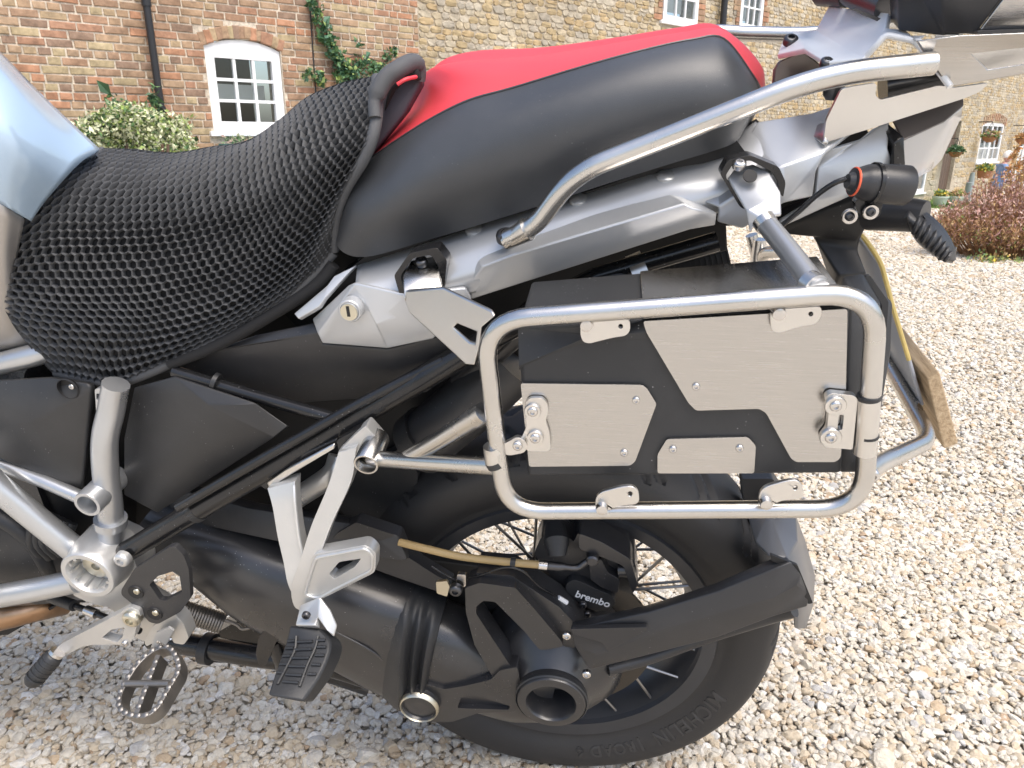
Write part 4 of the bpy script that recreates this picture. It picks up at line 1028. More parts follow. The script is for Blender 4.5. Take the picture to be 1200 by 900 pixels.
# ---------------------------------------------------------------- silver tail and pannier carrier mounts
bt = [[(420,310,.10), (480,288,.10), (560,262,.10), (640,238,.10), (700,220,.10), (780,196,.10), (840,176,.09), (885,150,.08)],
      [(418,330,.150), (478,316,.150), (560,288,.146), (640,262,.142), (700,244,.138), (780,218,.134), (840,200,.124), (900,172,.11)],
      [(417,342,.170), (476,345,.172), (556,326,.168), (640,300,.160), (700,284,.155), (790,250,.150), (845,232,.146), (910,208,.14)],
      [(420,350,.168), (476,360,.170), (556,350,.164), (640,326,.155), (700,308,.150), (800,272,.146), (845,256,.142), (915,232,.135)]]
S = Surf([[Q(*p) for p in r] for r in bt]); part('tail_beam', face_out(S.bm(60, 24)), 'tail', MC, solid=.004)
ta = facets('tail_front_panel', [(372,397,.165), (416,338,.172), (441,387,.18), (462,378,.18), (508,404,.172), (455,415,.17), (378,409,.165), (475,352,.18), (545,345,.176), (553,358,.172), (452,372,.178), (366,380,.15), (410,340,.15)],
       [(0,1,2,5,6), (2,3,4,5), (1,7,10), (1,10,2), (2,10,3), (7,8,9,4), (3,10,7,4), (11,12,1,0)], 'tail', MC, solid=.006, bevel=.0018)
facets('latch_plate', [(345,374,.16), (384,341,.15), (392,330,.145), (418,317,.135), (380,357,.16), (374,366,.163), (350,380,.165)], [(0,1,4,5,6), (1,2,3,4)], 'tail', MC, solid=.006, bevel=.001)
P = Q(410, 372, .186); r = QR(410, 372, .186, 28)/2
lk_ = part('seat_lock', lathe_bm(P, OUT, [(-.014,0),(-.014,r),(-.001,r),(.0,r*.93),(.0,r*.82),(-.001,r*.80),(.0012,r*.76),(.0018,0)], 32), 'tail', ta)
part('lock_face', lathe_bm(P, OUT, [(.001,r*.74),(.0026,r*.72),(.0026,0)], 32), 'zinc', ta)
plate('key_slot', [(405.5,366), (409,366), (411,378), (407.5,378)], .1892, .001, 'interior', ta, bevel=0)
tb_ = facets('tail_side_panel', [(560,312,.165), (600,283,.140), (640,264,.130), (700,247,.128), (775,229,.128), (802,246,.170), (600,306,.176), (566,320,.176), (810,252,.172), (808,277,.160), (600,343,.165), (553,358,.162), (547,342,.165), (792,231,.13), (840,257,.160), (838,272,.155)],
       [(0,1,6,7), (1,2,6), (2,3,5,6), (3,4,5), (7,6,10,11,12), (6,5,8,9,10), (4,13,14,8,5), (8,14,15,9), (12,0,7)], 'tail', MC, solid=.006, bevel=.002)
for px, py, ww in ((592,283,.165),):
    bolt(px, py, ww, 22, 'darkbolt', tb_, ax=Vector((0,-.5,1)))
tr_ = facets('tail_rear_panel', [(792,231,.125), (840,204,.11), (872,178,.10), (886,150,.09), (950,140,.08), (1010,120,.08), (1010,150,.11), (966,186,.142), (915,203,.150), (842,250,.160), (840,268,.155), (870,276,.150), (918,246,.155), (952,238,.15), (955,210,.15), (900,205,.152)],
       [(0,1,9), (1,2,8,9), (2,3,4,7,8), (4,5,6,7), (9,8,12,11,10), (8,7,14,13,12)], 'tail', MC, solid=.006, bevel=.002)
facets('tail_end_panel', [(952,192,.132), (968,185,.13), (1010,170,.115), (1024,158,.10), (1042,150,.09), (1046,200,.10), (1040,218,.11), (1000,236,.13), (912,276,.142), (914,268,.143), (955,242,.142), (958,204,.132), (1040,182,.11)],
       [(0,1,2,11), (2,3,4,12,11), (11,12,5,6,7), (11,7,10), (10,7,8,9)], 'tail', MC, solid=.006, bevel=.002)
facets('tail_trim_black', [(1028,153,.09), (1037,150,.09), (1058,168,.105), (1060,200,.105), (1058,212,.105), (1046,210,.11), (1046,176,.11)], [(0,1,2,6), (2,3,4,5,6)], 'gloss', MC, solid=.012)
# black hex surrounds and carrier mount shoes
def shoe(ring, shoe_pts, shoe_faces, blt, hole, parent=MC, w=.17, sm='steel'):
    plate('mount_surround', ring[0], w, .02, 'gloss', parent, rnd=.003, bevel=.0015)
    s = facets('carrier_mount_shoe', shoe_pts, shoe_faces, sm, parent, solid=.005, bevel=.0015)
    return s
shoe([[(462,330), (480,304), (512,297), (524,312), (521,345), (513,338), (514,318), (505,306), (484,310), (470,330), (474,352), (470,357)]], [(472,330,.185), (515,322,.175), (519,345,.20), (476,348,.205), (474,358,.21), (482,312,.16), (508,307,.16)],
     [(5,6,1,0), (0,1,2,3,4)], None, None, w=.178)
def wsh(px, py): return .205 + (px-476)*.00072 + (py-348)*.00026
plate('carrier_mount_arm', [(x, y, wsh(x, y)) for x, y in ((476,348), (519,345), (576,373), (580,379), (564,392), (562,412), (556,436), (546,435), (480,374), (474,358))], None, .005, 'alusheet', MC, holes=[[(x, y, wsh(x, y)) for x, y in ((531,392), (536,387), (559,397), (557,411), (550,409))]], bevel=.0012)
bolt(494, 313, .172, 15, 'darkbolt', MC, ax=Vector((0,-.6,1)))
shoe([[(843,212), (852,196), (878,190), (912,204), (920,222), (917,240), (911,232), (912,224), (904,210), (878,196), (858,201), (849,215), (872,245), (872,254), (866,250)]], [(852,216,.160), (860,205,.150), (882,200,.148), (900,209,.160), (914,233,.182), (915,260,.192), (888,262,.196), (877,281,.194), (873,254,.188)],
     [(0,1,2,3,4,8), (8,4,5,6), (8,6,7)], None, None, w=.162, sm='tail')
bolt(866, 200, .164, 16, 'bolt', MC, ax=Vector((0,-.5,1)))
P = Q(878, 215, .168)
part('shoe_hole_shade', lathe_bm(P, Vector((0,-.75,.65)), [(.0005,.0062),(.0015,.006),(.0015,0)], 20), 'interior', MC)  # flat near-black disc painting the shade of a hole

# ---------------------------------------------------------------- pannier rack
fr = [(566,384), (1027,350), (1010,603), (592,606)]
WR = .300
rr_ = QR(800, 366, WR, 24)/2
rack = part('pannier_rack', tube_bm(fillet(L3(fr, WR), .040, True, 9), rr_, 20, True), 'steel', MC)
tube('rack_stay', [(897,270,.195), (925,305,.24), (958,350,.298)], 24, 'silver', rack)
part('weld_bead', tube_bm(L3([(946,340,.288), (955,346,.296)]), rr_*1.28, 18), 'steel', rack)
part('weld_bead', tube_bm(L3([(893,265,.192), (898,272,.197)]), rr_*1.25, 18), 'steel', rack)
tube('rack_stay', [(436,543,.215), (500,548,.255), (580,553,.298)], 19, 'steel', rack)
tube('rack_stay', [(478,544,.235), (520,520,.262), (568,490,.294)], 22, 'steel', rack)
part('weld_bead', tube_bm(L3([(560,498,.288), (568,492,.294)]), QR(568,490,.294,24)/2, 16), 'steel', rack)
P = Q(429, 551, .235); r = QR(429, 551, .235, 30)/2
part('rack_spigot', lathe_bm(P, (0, -.95, -.12), [(-.045,0),(-.045,r),(-.001,r),(0,r*.95),(0,r*.82),(-.003,r*.78),(-.04,r*.76),(-.04,0)], 30), 'steel', rack)
plate('spigot_shoe', [(396,536), (418,514), (429,505), (446,524), (445,534), (432,534), (410,538)], .205, .02, 'cast', rack, rnd=.003, bevel=.002)
rs_ = part('rear_stay', tube_bm(fillet(L3([(1012,563,.285), (1030,550,.25), (1090,522,.16), (1040,432,.02), (1000,360,-.12)]), .03), QR(1050, 540, .22, 21)/2, 16), 'steel', rack)
bolt(1021, 565, .290, 17, 'bolt', rack)
part('far_rack_loop', tube_bm(fillet(L3([(880,280,-.28), (893,330,-.28), (892,300,-.26), (930,300,-.2)]), .02), .009, 12), 'steel', rack)
part('far_rack_strut', tube_bm(L3([(884,332,-.27), (890,285,-.27)]), .010, 12), 'steel', rack)
def tab(pts, hx, hy, wld, w=.300):
    t = plate('rack_tab', pts, w, .004, 'alusheet', rack, holes=[[(hx+3*math.cos(a), hy+3*math.sin(a)) for a in np.linspace(0, 2*math.pi, 9)[:-1]]], rnd=.006, bevel=.0008)
    part('tab_weld', lathe_bm(Q(*wld, w+.004), OUT, [(-.006,.006),(.002,.005),(.004,0)], 12), 'bolt', rack)
tab([(680,384), (738,382), (738,396), (733,402), (718,404), (690,411), (683,409), (680,402)], 727, 391, (687,390))
tab([(902,372), (962,368), (961,380), (955,389), (938,391), (912,399), (904,397), (902,388)], 949, 377, (912,377))
tab([(697,606), (698,590), (704,584), (726,578), (742,577), (748,584), (749,598), (724,600), (712,606)], 738, 586, (705,604), .310)
tab([(888,602), (889,585), (896,578), (920,571), (934,570), (940,577), (941,592), (915,594), (903,600)], 931, 579, (897,598), .310)
# tool box hinge hardware
hp = plate('hinge_plate', [(616,478), (622,474), (636,474), (642,482), (642,492), (639,500), (644,515), (645,533), (642,536), (620,536), (608,530), (613,516), (617,508)], .2985, .004, 'alusheet', MC, rnd=.004, bevel=.0008)
for px, py, d in ((624,490,13), (627,521,13)): washer(px, py, .301, 20, 'alusheet', hp); bolt(px, py, .3015, d, 'bolt', hp)
ln_ = plate('hinge_link', [(596,525), (606,519), (616,524), (618,532), (614,538), (598,541), (590,540), (589,528)], .303, .005, 'alusheet', MC, rnd=.004); bolt(606.5, 530, .3045, 12, 'bolt', ln_)
for py in (530, 546): part('hinge_clamp', tube_bm(L3([(579-1+(py-530)*.1,py,WR), (581+(py-530)*.1,py+6,WR)]), rr_*1.18, 18), 'rubber' if py == 546 else 'alusheet', MC)
part('hinge_clamp', tube_bm(L3([(578,530,WR), (580,548,WR)]), rr_*1.15, 18), 'alusheet', MC)
lc = plate('latch_clamp', [(966,474), (972,469), (1000,472), (1004,476), (998,535), (990,534), (964,532), (960,520), (968,512), (970,492)], .302, .007, 'alusheet', MC, holes=[[(982,494), (988,494), (986,512), (980,512)]], rnd=.004, bevel=.0008)
for px, py in ((978,484), (972.5,521)): washer(px, py, .3045, 25, 'alusheet', lc); bolt(px, py, .305, 14, 'bolt', lc)
part('latch_sleeve', tube_bm(L3([(1017,474,WR), (1016,488,WR), (1014.5,510,WR), (1012,538,WR)]), rr_*1.14, 20), 'alusheet', lc)
part('latch_band', tube_bm(L3([(1017.2,471,WR), (1017,475,WR)]), rr_*1.17, 20), 'rubber', lc)
part('latch_band', tube_bm(L3([(1014.8,516,WR), (1014.4,519,WR)]), rr_*1.17, 20), 'rubber', lc)

# ---------------------------------------------------------------- tool box
WB = .290
fo = L3([(606,392), (996,366), (986,563), (618,566)], WB); bo = [Vector((p.x, -.180, p.z)) for p in fo]
bo[0].z += .0; bo[1].z += .0
bm = bmesh.new(); f_ = [bm.verts.new(p) for p in fo]; k_ = [bm.verts.new(p) for p in bo]
bm.faces.new(f_); bm.faces.new(k_[::-1])
for i in range(4): bm.faces.new((f_[i], f_[(i+1) % 4], k_[(i+1) % 4], k_[i]))
tbx = part('tool_box', bm, 'box', MC, bevel=.004, bseg=3)
def pan(pts, screws, name='cover_plate'):
    p = plate(name, pts, WB+.0035, .003, 'alu', tbx, rnd=.0025, bevel=.0007)
    for px, py in screws: bolt(px, py, WB+.0042, 9.5, 'bolt', p)
pan([(753,385), (992,371), (990,470), (984,544), (978,549), (932,549), (926,545), (897,492), (889,487), (815,489), (806,480), (757,398)], [(815,461)])
pan([(610,457), (751,459), (757,462), (769,481), (744,548), (738,553), (620,554)], [(745,477), (731,538)])
pan([(770,562), (770,540), (781,522), (876,520), (885,530), (883,562)], [(788,534), (866,533)])
# folded lip of the aluminium plate over the box top
A = Q(753, 381, WB+.002); B = Q(993, 367, WB+.002); C = Q(1001, 331, .20); D = Q(752, 339, .20)
top_ = [Vector((A.x, -WB-.001, fo[0].z+(fo[1].z-fo[0].z)*.38+.0035)), Vector((B.x, -WB-.001, fo[1].z+.0035)), Vector((B.x, -.185, fo[1].z+.0035)), Vector((A.x, -.185, fo[0].z+(fo[1].z-fo[0].z)*.38+.0035))]
part('top_plate', sheet_bm([top_], .003, Vector((0, 0, -.002))), 'alu', tbx, bevel=.0005)
cap = [(1000,331,.20), (1010,327,.195), (1030,352,.24), (1046,362,.25), (1043,430,.262), (1034,480,.272), (1012,560,.28), (990,562,.288), (997,366,.289), (1020,375,.27), (1030,366,.262)]
facets('end_cap', [(985,332,.19), (1012,327,.185), (1032,350,.22), (1046,361,.235), (1044,420,.25), (1034,480,.265), (1004,562,.28), (986,562,.286), (996,366,.287), (1022,366,.262), (1020,470,.272)],
       [(0,1,9,8), (1,2,9), (2,3,9), (9,3,4,5,10), (8,9,10,6,7), (10,5,6)], 'box', tbx, solid=.012, bevel=.003)
plate('end_rib', [(1012,333), (1018,331), (1040,362), (1036,420), (1031,420), (1032,366)], .262, .004, 'box', tbx, rnd=.002)
facets('side_shield', [(607,392,.290), (680,366,.23), (752,340,.19), (754,358,.24), (754,384,.2915), (756,398,.2915), (690,402,.2915), (608,437,.2915)], [(0,1,6,7), (1,2,3,4,5,6)], 'box', tbx, solid=.006, bevel=.001)

# ---------------------------------------------------------------- grab rails, rear carrier plate
gr_ = part('grab_rail', tube_bm(fillet(L3([(594,288,.185), (628,272,.19), (672,212,.20), (966,97,.20), (1092,84,.185)]), .045), QR(800, 165, .2, 25)/2, 18), 'steel', MC)
part('rail_end', tube_bm(L3([(592,292,.184), (618,276,.189)]), [.007, .0115], 14), 'steel', gr_)
far_ = part('grab_rail', tube_bm(crom(L3([(760,62,-.20), (826,45,-.20), (880,46,-.20), (960,46,-.19), (1060,30,-.19)]), 4), QR(880, 46, -.2, 17)/2, 16), 'steel', MC)
rkp = facets('luggage_plate', [(970,15,.02), (1040,24,.10), (1036,50,.13), (1028,54,.135), (1010,77,.14), (955,43,.02), (917,52,-.03), (930,45,-.03), (970,82,.125), (964,80,.12), (941,66,.08), (910,72,.03)],
       [(0,1,2,3,4,5), (5,4,8,9,10,11,6,7)], 'alusatin', MC, solid=.005, bevel=.0012)
facets('luggage_plate_bend', [(1028,54,.138), (1036,50,.14), (1072,57,.15), (1079,66,.182), (1060,44,.12), (1036,42,.12)], [(0,1,5), (1,2,4,5), (2,3,4)], 'alusatin', rkp, solid=.004)
tub = plate('luggage_plate_wing', [(1073,58,.186), (1120,52,.190), (1200,49,.199), (1330,45,.210), (1330,74,.20), (1110,112,.172), (1079,68,.182)], None, .004, 'alu', MC, holes=[[(1137,73,.182), (1320,52,.204), (1320,68,.202), (1156,91,.179)]], bevel=.001)
plate('wing_backing', [(1126,68), (1330,50), (1330,84), (1150,96)], .150, .004, 'alusheet', tub)
part('plate_edge_bead', tube_bm(fillet(L3([(1012,77,.136), (1026,62,.142), (1036,50,.142), (1070,57,.147), (1079,66,.152), (1112,111,.180)]), .012), .0026, 10), 'alusatin', rkp)
plate('plate_bracket', [(912,80), (941,68), (958,81), (968,92), (960,114), (904,114), (906,90)], .03, .006, 'darkrefl', MC)
plate('carrier_side_bracket', [(985,113), (1000,110), (1026,106), (1024,120), (1030,126), (1099,109), (1115,112), (1158,106), (1146,117), (1129,124), (1013,161), (964,176), (967,150)], .135, .005, 'alusheet', MC, rnd=.003)
facets('bracket_foot', [(944,163,.10), (960,152,.10), (968,152,.12), (966,172,.138), (962,176,.138)], [(0,1,2,3,4)], 'alusheet', MC, solid=.005)
for px, py, ww, d in ((926,54,.02,17), (968,81,.12,15)): bolt(px, py, ww, d, 'darkbolt', MC, ax=Vector((0,-.6,1)))
for px, py, ww in ((934,76,.0), (976,114,.11)): part('lock_nut', lathe_bm(Q(px, py, ww), (0,0,-1), [(-.006,0),(-.006,.009),(.004,.009),(.008,.006),(.008,0)], 12), 'darkbolt', MC)
part('carrier_tie_bar', tube_bm(L3([(1033,112,.08), (1100,98,.08)]), .016, 14), 'gloss', MC)
plate('plate_sticker', [(996,20), (1002,19), (1037,33), (1036,38)], .1, .0006, 'darkbolt', MC, bevel=0)
# ---------------------------------------------------------------- top case
tc_ = facets('top_case', [(1045,-60,.14), (1052,46,.13), (1106,53,.15), (1142,50,.165), (1210,-40,.17), (1180,-90,.17), (1040,-10,.10), (1042,34,.10), (1300,44,.165), (1300,-60,.2), (1300,-160,.17), (1030,-160,.14), (1095,-70,.17), (1103,50,.155)],
       [(1,2,0), (0,2,13,12), (12,13,3,4), (6,7,1,0), (11,0,12,5,10), (12,4,5), (5,4,9,10)], 'plastic2', MC, solid=.02, bevel=.004)
bm = bmesh.new(); bmesh.ops.create_cube(bm, size=1.0)
for v in bm.verts: v.co = Vector((.585 + v.co.x*.40, .035 + v.co.y*.33, 1.285 + v.co.z*.33))
part('case_shell', bm, 'plastic2', tc_, bevel=.02, bseg=3)
facets('case_side_panel', [(1146,46,.1665), (1212,-42,.1725), (1300,-60,.2), (1300,42,.167)], [(0,1,2,3)], 'alu', tc_, solid=.004)
plate('case_lower_rail', [(1142,46), (1300,40), (1300,50), (1146,52)], .171, .03, 'plastic2', tc_, rnd=.002)
part('case_latch', tube_bm(L3([(952,-8,.0), (964,0,.01), (992,4,.04)]), [.008,.012,.010], 14), 'plastic', tc_)
part('case_foot', tube_bm(L3([(1098,50,.14), (1124,52,.15)]), .007, 10), 'bolt', tc_)
part('case_mount', tube_bm(L3([(1000,-6,.05), (1042,14,.09)]), .016, 16), 'darkbolt', tc_)

# ---------------------------------------------------------------- tail lamp, auxiliary light, indicator, number plate
facets('tail_lamp', [(1128,132,.045), (1124,146,.045), (1102,196,.03), (1090,208,.03), (1070,218,.05), (1060,214,.09), (1058,172,.10), (1106,150,.07)],
       [(6,7,2,3,4,5), (7,0,1,2)], 'lens', MC, solid=.004, bevel=.002)
facets('lamp_top', [(1046,148,.08), (1092,134,.06), (1128,122,.04), (1128,132,.0455), (1106,150,.0705), (1058,172,.1005)], [(0,1,4,5), (1,2,3,4)], 'darkrefl', MC, solid=.003, bevel=.001)
facets('lamp_reflector', [(1048,160,.06), (1108,146,.04), (1096,176,.025), (1064,214,.05), (1058,205,.075)], [(0,1,2,3,4)], 'greytank', MC, solid=.004)
facets('lamp_red_element', [(1068,200,.06), (1078,190,.06), (1082,198,.05), (1070,210,.05)], [(0,1,2,3)], 'red', MC, solid=.003)
AX = (Q(1068, 227, .175) - Q(990, 221, .185)).normalized()
A0 = Q(988, 220.5, .186)
def along(px): return (Q(px, 219+(px-990)*.03, .18)-A0).dot(AX)
l0 = [(along(988),0), (along(988),.006), (along(994),.008), (along(995),.011), (along(1000),.0115), (along(1006),.0135), (along(1012),.0150), (along(1020),.0155), (along(1022),.0162), (along(1050),.0166), (along(1064),.0168), (along(1066),.0160), (along(1065),.0135), (along(1058),0)]
al = part('auxiliary_light', lathe_bm(A0, AX, l0, 36), 'plastic2', MC)
part('light_seal', lathe_bm(A0, AX, [(along(995),.0115),(along(996),.0122),(along(997.5),.0122),(along(998),.0115)], 24), 'orange', al)
part('light_band', lathe_bm(A0, AX, [(along(1019),.0162),(along(1019.5),.0173),(along(1024),.0173),(along(1024.5),.0162)], 36), 'gloss', al)
plate('light_bracket', [(1014,232), (1036,232), (1034,244), (1030,262), (1018,266), (1004,258), (1000,244), (1008,240)], .182, .01, 'gloss', al, rnd=.004)
for px, py in ((1019.5,257), (995,262)): washer(px, py, .187 if px > 1000 else .17, 18, 'bolt', al); bolt(px, py, .1885 if px > 1000 else .172, 11, 'darkbolt', al)
tube('light_cable', [(990,218,.186), (975,224,.186), (955,238,.18), (935,256,.175), (915,272,.17), (905,276,.16)], 6.5, 'gloss', MC, smooth_path=6)
ind = part('indicator_arm', tube_bm(L3([(1018,256,.12), (1050,258,.14), (1082,262,.155)]), [.017,.016,.014], 16), 'plastic2', MC)
rows = [[(1066,246,.15),(1084,256,.152),(1104,274,.155),(1117,296,.157),(1119,312,.156)], [(1062,262,.165),(1078,274,.170),(1096,292,.172),(1108,306,.168),(1116,314,.16)], [(1064,274,.16),(1072,288,.164),(1088,302,.166),(1104,312,.163),(1115,315,.157)], [(1066,276,.14),(1072,290,.14),(1088,304,.14),(1104,314,.14),(1115,316,.145)]]
S = Surf([[Q(*p) for p in r] for r in rows]); ih = part('indicator_housing', face_out(S.bm(24, 16)), 'plastic2', ind, solid=.014)
for k in range(8):
    q = .16+.085*k; pts_ = [Vector(S.at(q+.02*math.sin(b*3), b)) + Vector(S.normal(q, b))*.0012 for b in np.linspace(.18, .72, 7)]
    part('housing_rib', tube_bm(pts_, [.0006,.0016,.0021,.0022,.0021,.0016,.0006], 8), 'plastic2', ih)
facets('plate_holder', [(905,276,.10), (1000,240,.11), (1020,262,.12), (1006,290,.10), (1004,300,.10), (1016,328,.12), (982,330,.12), (955,290,.09), (950,282,.09), (915,282,.09), (1010,325,.06)],
       [(0,1,2,3,8,9), (3,4,7,8), (4,5,6,7)], 'plastic', MC, solid=.03, bevel=.003)
pe = L3([(1004,280), (1012,288), (1030,314), (1037,336), (1045,366), (1060,415), (1079,480)], .10)
bm = loft_bm([[p + Vector((0, dy, 0)) for p in pe] for dy in (0, .20)], capped=False, closed=False)
part('number_plate', bm, 'plateback', MC, solid=.003)
part('plate_edge', tube_bm(crom(L3([(1005,280,.097), (1016,292,.1), (1030,314,.101), (1037,336,.101), (1045,366,.101)]), 4) + L3([(1056,402,.101), (1064,428,.101)]), .0024, 8), 'plateyel', MC)
part('plate_edge', tube_bm(L3([(1064,428,.101), (1079,480,.101)]), .0022, 8), 'plateback', MC)

# ---------------------------------------------------------------- passenger footrest
fb = part('passenger_footrest_bracket', None or bpy.data.meshes.new('b'), 'cast', MC)
bm = bmesh.new()
def bar(bm, stations, dep):
    rows = []
    for a, b, c, d, w in stations:
        L_, R_ = Q(a, b, w), Q(c, d, w); n = 4
        ring = [L_, R_, R_+Vector((0, dep, 0)), L_+Vector((0, dep, 0))]; rows.append(ring)
    cols = [crom([r[j] for r in rows], 4) for j in range(4)]
    loft_bm([[cols[j][i] for j in range(4)] for i in range(len(cols[0]))], bm=bm)
bar(bm, [(397,536,418,530,.212), (385,575,412,570,.222), (366,620,390,618,.232), (353,660,374,662,.24), (342,692,368,696,.243), (345,715,374,708,.243), (356,722,372,718,.243)], .02)
bar(bm, [(314,578,346,570,.205), (320,600,346,592,.215), (326,635,350,630,.226), (333,665,357,662,.234), (338,690,362,690,.2405), (350,715,366,712,.2405)], .018)
bm2 = sheet_bm([fillet(L3([(352,704), (368,655), (430,644), (441,654), (440,676), (372,710)], .2435), .006, True, 4), fillet(L3([(386,678), (398,664), (424,660), (416,670), (392,684)], .2435), .003, True, 3)], .016)
me = to_mesh(bm2, 'x'); bm.from_mesh(me)
fb.data = to_mesh(bm, 'passenger_footrest_bracket'); fb.data.materials.append(M['cast'])
b_ = fb.modifiers.new('b', 'BEVEL'); b_.width = .0035; b_.segments = 3; b_.limit_method = 'ANGLE'; b_.angle_limit = math.radians(35)
fb.data.polygons.foreach_set('use_smooth', [True]*len(fb.data.polygons)); fb.data.set_sharp_from_angle(angle=math.radians(40))
part('casting_rim', tube_bm(crom(L3([(345,574,.2065), (346,594,.216), (350,632,.227), (356,662,.2345), (354,672,.237)]), 4), .0024, 8), 'cast', fb)
part('casting_rim', tube_bm(fillet(L3([(357,702), (371,659), (429,648), (437,656), (436,674), (374,706)], .2445), .006, True, 4), .0020, 8, True), 'cast', fb)
facets('bracket_web', [(320,586,.204), (346,578,.204), (354,650,.215), (346,690,.228)], [(0,1,2,3)], 'cast', fb, solid=.006)
facets('footrest_clevis', [(352,714,.248), (375,704,.248), (388,720,.254), (396,738,.262), (392,752,.272), (384,744,.272), (372,728,.262), (370,738,.275), (346,738,.272)], [(0,1,6,7,8), (1,2,3,4,5,6)], 'cast', fb, solid=.012, bevel=.002)
bolt(359, 727, .268, 10, 'darkbolt', fb)
PW = [.265, .290, .325, .350]
ctr = [Q(362,742,.265), Q(356,770,.290), Q(348,804,.325), Q(340,828,.350)]
def peg():
    secs = [((337,741),(384,740),(392,762),(336,756),.268), ((333,762),(384,752),(395,775),(330,778),.285), ((322,792),(374,782),(388,800),(322,806),.318), ((313,822),(358,824),(372,830),(318,832),.350), ((314,828),(356,832),(362,838),(322,838),.354)]
    rows = []
    for tl, tr, br, bl, w in secs: rows.append([Q(*tl, w), Q(*tr, w), Q(*br, w-.01), Q(*bl, w-.01)])
    return loft_bm(rows)
pgx = [(340,738,.268,376,742), (334,762,.285,388,760), (324,790,.315,378,792), (314,820,.348,356,828)]
bm = bmesh.new(); rows = []
for (lx, ly, w, rx, ry), th in zip(pgx, (.027,.035,.033,.025)):
    A, B = Q(lx, ly, w), Q(rx, ry, w); nrm_ = Vector((0, .62, -.78))
    m_ = A.lerp(B, .5); rows.append([A, A.lerp(B,.25)+nrm_*-.002, m_+nrm_*-.003, A.lerp(B,.75)+nrm_*-.002, B, B+nrm_*th+(B-A)*.06, A.lerp(B,.5)+nrm_*th*1.2, A+nrm_*th*.9])
cols = [crom([r[j] for r in rows], 5) for j in range(8)]
rows2 = [[cols[j][i] for j in range(8)] for i in range(len(cols[0]))]
pg = part('passenger_footrest_rubber', loft_bm(rows2, bm=bm), 'rubber', MC, bevel=.003, bseg=2, angle=50)
def ppt(s, t, up=.0016):
    i = min(int(s*(len(rows2)-1)), len(rows2)-2); f = s*(len(rows2)-1)-i; k = min(int(t*4), 3); g = t*4-k
    return rows2[i][k].lerp(rows2[i][k+1], g).lerp(rows2[i+1][k].lerp(rows2[i+1][k+1], g), f) + Vector((0, -.62, .78))*up
for tt in (.12, .3, .47, .63, .79, .92):
    part('tread_bar', tube_bm([ppt(.20+.66*tt, x) for x in (.28, .4, .52, .64)], .0018, 6), 'rubber', pg)
for t0 in (.06, .74):
    for k in range(5): part('tread_bar', tube_bm([ppt(.26+.11*k, t0+x) for x in (0, .1, .18)], .0018, 6), 'rubber', pg)
part('tread_edge', tube_bm(crom([ppt(.18, .8), ppt(.4, .70), ppt(.6, .66), ppt(.85, .72)], 4), .0016, 6), 'rubber', pg)
part('tread_edge', tube_bm(crom([ppt(.18, .26), ppt(.4, .28), ppt(.6, .24), ppt(.85, .18)], 4), .0016, 6), 'rubber', pg)

# ---------------------------------------------------------------- rider footrest, gear lever, stand
hg = plate('heel_guard', [(143,696), (158,672), (200,646), (206,646), (216,656), (222,672), (224,706), (212,722), (186,736), (176,734), (160,716), (143,702)], .222, .008, 'plastic2', MC, holes=[[(176,690), (186,680), (206,674), (211,678), (214,699), (194,709), (188,708)]], rnd=.004, bevel=.002)
for px, py in ((160,699), (182,724)):
    part('guard_recess', lathe_bm(Q(px, py, .223), OUT, [(-.001,.0105),(.001,.0098),(.0005,.008),(.0005,0)], 22), 'interior', hg); bolt(px+1, py-1, .2245, 8, 'zinc', hg)
gl = plate('gear_lever', [(66,765), (74,758), (140,724), (152,716), (164,720), (167,732), (161,738), (158,752), (150,762), (140,760), (110,760), (98,762), (70,776)], .228, .012, 'cast', MC, holes=[[(120,752), (132,742), (147,740), (144,752), (138,757)]], rnd=.004, bevel=.002)
bolt(155, 730, .231, 22, 'zinc', gl); bolt(147, 759, .2295, 8, 'bolt', gl)
A, B = Q(67, 770, .235), Q(36, 806, .262)
part('lever_rubber', tube_bm([A, A.lerp(B,.05), A.lerp(B,.1), A.lerp(B,.5), A.lerp(B,.9), B], [.006,.011,.0125,.0125,.0115,.008], 18), 'rubber', gl)
for k in range(5): q = .2+.14*k; part('rubber_ring', tube_bm([A.lerp(B,q), A.lerp(B,q+.05)], .0132, 18), 'rubber', gl)
part('lever_collar', tube_bm([A.lerp(B,-.06), A.lerp(B,.03)], .0105, 16), 'bolt', gl)
rod = part('shift_rod', tube_bm(L3([(70,708,.16), (110,722,.18), (165,744,.2)]), .0045, 10), 'gloss', MC)
part('rod_end', tube_bm(L3([(102,719,.178), (114,724,.182)]), .0068, 12), 'bolt', rod)
part('rod_boot', tube_bm(L3([(60,704,.15), (88,714,.17)]), .008, 12), 'rubber', rod)
# serrated rider peg: a toothed loop with centre bar
fpg = plate('footrest_hanger', [(180,738), (204,722), (216,736), (222,752), (216,760), (204,758), (198,742), (180,758), (172,762), (170,756)], .21, .02, 'cast', MC, rnd=.004, bevel=.002)
def W_(py): return .225 + (py-745)*(.11/100)
loop = [(178,764), (196,757), (206,765), (213,780), (212,792), (200,812), (186,836), (172,846), (152,846), (138,838), (136,824), (144,804), (160,780)]
P3 = fillet([Q(x, y, W_(y)) for x, y in loop], .012, True, 5)
bm = bmesh.new(); dn = Vector((0, .35, -1)).normalized()*.024
ins = []; cen = sum(P3, Vector())/len(P3)
top = [bm.verts.new(p) for p in P3]; tin = [bm.verts.new(p + (cen-p).normalized()*.0068) for p in P3]
bot = [bm.verts.new(p+dn) for p in P3]; bin_ = [bm.verts.new(p + (cen-p).normalized()*.0068+dn) for p in P3]; k = len(P3)
